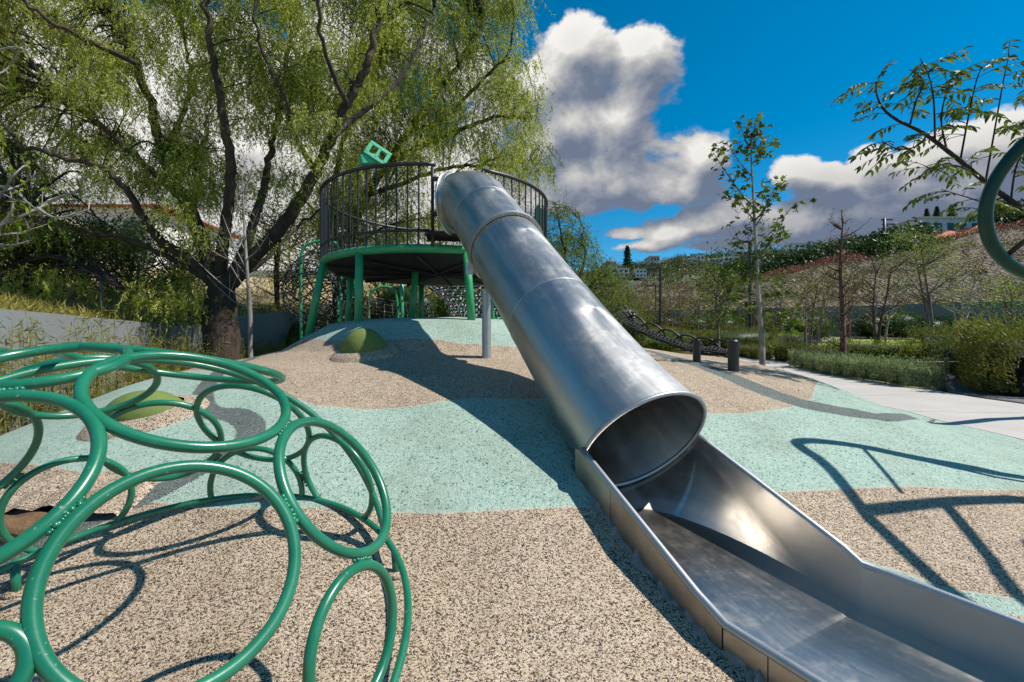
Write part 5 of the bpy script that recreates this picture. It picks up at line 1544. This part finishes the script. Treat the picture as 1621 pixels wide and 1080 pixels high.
# ------------------------------------------------------------------ rope structures behind the platform
def rope_grid(G, name, parent, r=.011, closed=False, clips=True, cs=.02):
    """G (n,m,3): ropes along both directions joined as one net part; white clips where they cross"""
    b = B(); n, m = G.shape[:2]
    for i in range(n): b.tube(G[i], r, 4, closed=closed, caps=False)
    for j in range(m): b.tube(G[:, j], r, 4, caps=False)
    tag(b.make(name, m_rope, parent), kind='stuff')
    if clips:
        b = B()
        for i in range(n):
            for j in range(m): b.box(G[i, j], (cs * .6, cs * .6, cs), (i + j) * .7)
        tag(b.make('clips', m_clip, parent, False), kind='stuff')
nc = np.array([-.75, 9.9, .0]); net = empty('rope_climbing_net', (nc[0], nc[1], .1), 'black rope climbing net with white clips and green ring behind the platform legs', 'climbing net')
G = []
for i in range(9):
    t_ = i / 8; r = 1.55 - 1.0 * math.sin(t_ * math.pi / 2) ** .8; z = 1.42 - .95 * t_
    G.append([(nc[0] + r * math.cos(a), nc[1] + r * math.sin(a), z) for a in np.linspace(0, 2 * math.pi, 26, endpoint=False)])
rope_grid(np.array(G), 'net', net, .019, True, True, .034)
for (r, z, rr_) in ((1.56, 1.43, .045), (.56, .46, .04)):
    b = B(); b.tube(ring_verts(np.array([nc[0], nc[1], z]), np.array([1., 0, 0]), np.array([0, 1., 0]), r, 60), rr_, 10, closed=True); b.make('hoop', m_green2, net)
for a in (30, 110, 190, 270, 335):
    b = B(); p = nc + np.array([math.cos(rad(a)) * 1.6, math.sin(rad(a)) * 1.6, 0]); b.tube([(p[0], p[1], -.3), (p[0], p[1], 1.43)], .045, 10); b.make('leg', m_green2, net)
for a in (20, 140, 260):
    b = B(); p = nc + np.array([math.cos(rad(a)) * .56, math.sin(rad(a)) * .56, 0]); b.tube([(p[0], p[1], -.2), (p[0], p[1], .46)], .032, 8); b.make('leg', m_green2, net)
# rope tunnel on the left of the platform
tn = empty('rope_tunnel', (-3.2, 8.3, .0), 'curved rope tunnel with thin green hoops left of the platform', 'climbing tunnel')
cen = crom([(-2.75, 8.2, 1.25), (-3.35, 8.1, 1.15), (-3.75, 8.5, .85), (-3.5, 9.3, .55), (-2.7, 9.8, .40), (-1.9, 10.2, .35)], 6); G = []
T_ = np.gradient(cen, axis=0)
for p, tt in zip(cen, T_):
    tt = nrm(tt); U = nrm(np.cross(tt, (0, 0, 1))); W = np.cross(U, tt); G.append(ring_verts(p, U, W, .48, 16))
rope_grid(np.array(G), 'net', tn, .010, True, True, .014)
for k in range(0, len(G), 3):
    b = B(); b.tube(G[k] if len(G[k]) > 30 else crom(G[k], 3, True), .016, 6, closed=True); b.make('hoop', m_rope, tn)
for (px, y, w_, tpy) in ((506, 7.9, .62, 382), (606, 9.5, .55, 455), (548, 8.9, .28, 438)):
    x = (px - 810.5) / FP * y; zt = (540 - tpy) / FP * y; g = float(H(x, y)) - .1
    b = B(); b.tube(crom([(x - w_ / 2, y, g), (x - w_ / 2 - .02, y, zt * .5 + g * .5), (x - w_ / 2, y, zt - .22), (x - w_ / 4, y + .02, zt - .03), (x + w_ / 4, y + .05, zt), (x + w_ / 2, y + .08, zt - .25), (x + w_ / 2 + .03, y + .1, g)], 6), .026, 8); b.make('arch', m_green2, tn)
# black rope bridge running down to the path, right of the tube
rbp = crom([P3(985, 500, 15.5), P3(1010, 520, 15.0), P3(1045, 536, 14.6), P3(1085, 550, 14.2), P3(1120, 556, 13.8), P3(1155, 560, 13.4)], 7)
br_ = empty('rope_bridge', rbp[0], 'black rope net bridge with arched hoops sloping down beside the mound', 'rope bridge')
G = []; T_ = np.gradient(rbp, axis=0)
for i, (p, tt) in enumerate(zip(rbp, T_)):
    tt = nrm(tt); U = np.array([-tt[1], tt[0], 0]); U = nrm(U); a = np.linspace(-.3, math.pi + .3, 9)
    G.append([p + U * math.cos(q) * .42 + np.array([0, 0, .14 * math.sin(q) * (1 + .25 * math.sin(i * 1.1))]) for q in a])
G = np.array(G); rope_grid(G, 'net', br_, .022, False, True, .014)
for i in range(2, len(G), 5):
    U = nrm(np.append((G[i][0] - G[i][-1])[:2], 0)); c = (G[i][0] + G[i][-1]) / 2; q = np.linspace(0, math.pi, 13)
    T2 = nrm(T_[i]); b = B(); b.tube([c + T2 * math.cos(a) * .42 + np.array([0, 0, .12 + .30 * math.sin(a)]) for a in q], .03, 8); b.make('hoop', m_black, br_)
for px in (1003,):
    for dx in (0, 28):
        b = B(); b.tube([P3(975 + dx, 545, 15.6), P3(975 + dx, 494, 15.6)], .05, 8); b.make('post', m_black, br_)
    b = B(); b.tube([P3(973, 494, 15.6), P3(1005, 494, 15.6)], .05, 8); b.make('post', m_black, br_)
for i in (8, 16, 24, 32):
    b = B(); p = rbp[min(i, len(rbp) - 1)]; b.box((p[0], p[1], float(H(p[0], p[1])) + .12), (.16, .30, .16)); bevel(b.make('footing', m_black, br_, False), .02)
rl = crom([G[0][4] + (0, 0, .05), G[len(G) // 2][4] + (0, 0, .10), G[-1][4]], 8)

# ------------------------------------------------------------------ buildings
def house(name, c, w_, d_, h_, mat, label, roof='flat', nx_=3, nz_=2, rz=0.0, cat='house'):
    """box house with real window openings set back a little; c is the middle of the base"""
    t = empty(name, c, label, cat)
    b = B(); b.box((c[0], c[1], c[2] + h_ / 2), (w_ / 2, d_ / 2, h_ / 2)); b.make('walls', mat, t, False)
    if roof == 'flat':
        b = B(); b.box((c[0], c[1], c[2] + h_ + .12), (w_ / 2 + .2, d_ / 2 + .2, .12)); b.make('roof', m_cream if mat is m_white else m_white, t, False)
    else:
        x, y, z = c[0], c[1], c[2] + h_; a, e, k = w_ / 2 + .5, d_ / 2 + .5, h_ * .3
        b = B(); b.add([(x - a, y - e, z), (x + a, y - e, z), (x + a, y + e, z), (x - a, y + e, z), (x - a * .6, y, z + k), (x + a * .6, y, z + k)], [(0, 1, 5, 4), (2, 3, 4, 5), (1, 2, 5), (3, 0, 4), (3, 2, 1, 0)]); b.make('roof', m_brick, t, False)
    first = None; ww, wh = w_ / nx_ * .26, h_ / nz_ * .24
    for i in range(nx_):
        for j in range(nz_):
            x = -w_ / 2 + w_ * (i + .5) / nx_; z = h_ * (j + .55) / nz_
            if first is None:
                b = B(); b.box((0, 0, 0), (ww, .05, wh)); first = M('window', np.vstack(b.V), b.F, m_glass, None, False); first.parent = t; first.location = (x, -d_ / 2 - .03, z)
            else: inst('window', first, t, (x, -d_ / 2 - .03, z))
    return t
# white house behind the big tree
hy = 24
house('white_house', P3(180, 445, hy), 9.0, 6, 3.0, m_white, 'white house with terracotta roof edge half hidden by the weeping tree', 'hip', 5, 1)
house('outbuilding', P3(30, 440, 21), 6.5, 5, 2.2, m_white, 'low white building at the far left behind the foliage', 'flat', 4, 1)
# long white building on the ridge at the right
for (pa, pb, ptop_, lab) in ((1432, 1562, 360, 'long low white building on the ridge above the netted slope'), (1562, 1700, 345, 'white building on the ridge behind the green play frame')):
    y = 66; a = P3(pa, 378, y); e = P3(pb, 378, y); hgt = (378 - ptop_) / FP * y + .6
    house('ridge_building', ((a[0] + e[0]) / 2, y, a[2] - .8), e[0] - a[0], 5, hgt + .8, m_white, lab, 'flat', 7, 1, cat='building')
HS = [(965, 428, 14, 12, 'cream', 'tan block with flat roof at the left end of the hill'), (978, 436, 26, 8, 'white', 'low white house left of the hill conifer'), (1032, 420, 14, 12, 'cream', 'small tan tower like house on the hill crest'), (1048, 424, 26, 8, 'brick', 'reddish house beside the tan tower like house'),
      (1010, 436, 16, 7, 'white', 'tiny white house low on the hill'), (1018, 446, 14, 7, 'white', 'white house below the hill conifer'), (1100, 414, 18, 7, 'white', 'white house on the crest left of centre of the hill'), (1128, 420, 16, 8, 'cream', 'cream house in the middle of the hill'), (1150, 418, 22, 9, 'white', 'wide white house left of the tall lamp post'),
      (1160, 432, 18, 8, 'white', 'white house lower on the slope near the tall lamp post'), (1172, 408, 16, 8, 'cream', 'cream house at the crest behind the tall lamp post'), (1218, 412, 14, 8, 'white', 'small white house right of the sapling trunk'), (1262, 400, 26, 12, 'white', 'pale apartment block standing on the crest right of the sapling'),
      (1246, 418, 14, 9, 'brick', 'reddish small house below the pale apartment block'), (1140, 440, 15, 8, 'white', 'low white house in the trees at mid slope'), (1075, 432, 16, 8, 'cream', 'cream house low between hill trees'), (1200, 428, 16, 8, 'cream', 'cream house hidden low behind the sapling')]
rh = random.Random(3)
HS = [h for k, h in enumerate(HS) if k not in (3, 5, 9, 11, 13, 14, 15)]
for i, (px, py, w_, h_, mt, lab) in enumerate(HS):
    y = 158 - max(0, (py - 405)) * 1.3 + rh.uniform(-3, 3); k = y / FP; c = P3(px, py + 6, y)
    house('hill_house', c, w_ * k, 6, (h_ + 5) * k, dict(white=m_white, cream=m_cream, brick=m_brick)[mt], lab, 'hip' if mt == 'brick' else 'flat', 3, 2)
# hill woods
rhh = np.random.default_rng(12)
def woods(name, G, n, size, mat, r0, r1, c0, c1, per=26, up=.5, seed=1):
    rng = np.random.default_rng(seed); P = scatter(G, n, rng, r0, r1, c0, c1)
    per = int(per * 1.9); s = rng.uniform(.5, 1.3, n) * size
    Q = np.repeat(P, per, 0); ss = np.repeat(s, per)
    d = rng.normal(size=(n * per, 3)); d /= np.linalg.norm(d, axis=1)[:, None]; d *= rng.uniform(.5, 1, (n * per, 1)); d[:, 2] = np.abs(d[:, 2]) * 1.3
    Q = Q + d * ss[:, None]
    V, F = leaves(Q, size * .27, size * .15, rng, 0); tag(M(name, V, F, mat, None, False), kind='stuff')
woods('hill_woods', farG, 620, 2.3, m_leaf_dark, 18, 50, 60, 159, seed=2)
woods('hill_woods', farG, 620, 2.2, m_leaf_mid, 14, 50, 60, 159, seed=3)
woods('hill_woods', farG, 700, 1.9, m_leaf_brown, 12, 48, 60, 159, seed=4)
woods('slope_brush', rsG, 1500, .55, m_leaf_brown, 3, 66, 20, 200, 22, seed=5)
woods('slope_brush', rsG, 300, .6, m_leaf_olive, 3, 40, 20, 200, 22, seed=6)
woods('red_flowering_brush', rsG, 800, .6, m_leaf_red, 54, 67.5, 118, 175, 18, seed=7)
woods('red_flowering_brush', rsG, 320, .6, m_leaf_red, 42, 54, 96, 122, 18, seed=17)
woods('ridge_woods', rsG, 380, 1.5, m_leaf_dark, 50, 68, 88, 128, 40, seed=8)
woods('ridge_woods', rsG, 200, 1.7, m_leaf_dark, 52, 70, 104, 136, 40, seed=9)
# conifers
def conifer(px, pb, pt, y, w_, label, mat=m_leaf_dark, seed=0):
    c = P3(px, pb, y); h = (pb - pt) / FP * y; rng = np.random.default_rng(seed)
    t = empty('conifer', c, label, 'conifer'); b = B(); b.tube([c, c + (0, 0, h * .95)], [h * .03, h * .006], 6); b.make('trunk', m_bark2, t)
    n = 1500; f = rng.random(n) ** .8; tier = (f * 9) % 1; r = w_ * h * (1 - f) * (1.15 - .55 * tier) * rng.uniform(.5, 1, n); a = rng.uniform(0, 6.28, n)
    P = np.stack([c[0] + r * np.cos(a), c[1] + r * np.sin(a), c[2] + h * (.08 + .92 * f)], 1)
    V, F = leaves(P, h * .09, h * .035, rng, .4); tag(M('crown', V, F, mat, t, False), kind='stuff')
conifer(1467, 360, 331, 72, .34, 'leftmost dark conifer of the group on the right ridge', seed=1)
conifer(1483, 360, 328, 72, .34, 'dark conifer in the middle of the ridge group', seed=2)
conifer(1506, 358, 325, 72, .36, 'rightmost dark conifer of the ridge group beside the woods', seed=3)
conifer(993, 440, 391, 140, .22, 'narrow dark conifer standing out on the left end of the hill', seed=4)
woods('ridge_woods', rsG, 160, 2.0, m_leaf_dark, 60, 74, 150, 176, 40, seed=10)
# red safety mesh along the top of the slope
ml_ = rsG[60, 104:205].copy()
V = []; F = []
for i, p in enumerate(ml_):
    V += [(p[0], p[1], p[2] - .1), (p[0] + .05, p[1] + .02 * math.sin(i), p[2] + .75 + .25 * math.sin(i * .9)), (p[0], p[1] + .04, p[2] - .1)]
for i in range(len(ml_) - 1):
    a = i * 3; F += [(a, a + 3, a + 4, a + 1), (a + 1, a + 4, a + 5, a + 2)]
tag(M('safety_mesh', V, F, m_redmesh), 'faded red safety mesh strung along the top of the netted slope', 'mesh fence')

# small litter on the rubber
rl_ = np.random.default_rng(66); P = []
for _ in range(260):
    x = rl_.uniform(-3.8, 4.6); y = rl_.uniform(.8, 5.2)
    q = Vector((x, y)); c = abs((np.array([x, y]) - S0[:2]) @ SIDE[:2])
    if c < .6: continue
    P.append((x, y, float(H(x, y)) + .010))
V, F = leaves(np.array(P), .028, .009, rl_, 0, .92); tag(M('fallen_leaves', V, F, m_leaf_olive, None, False), kind='stuff')
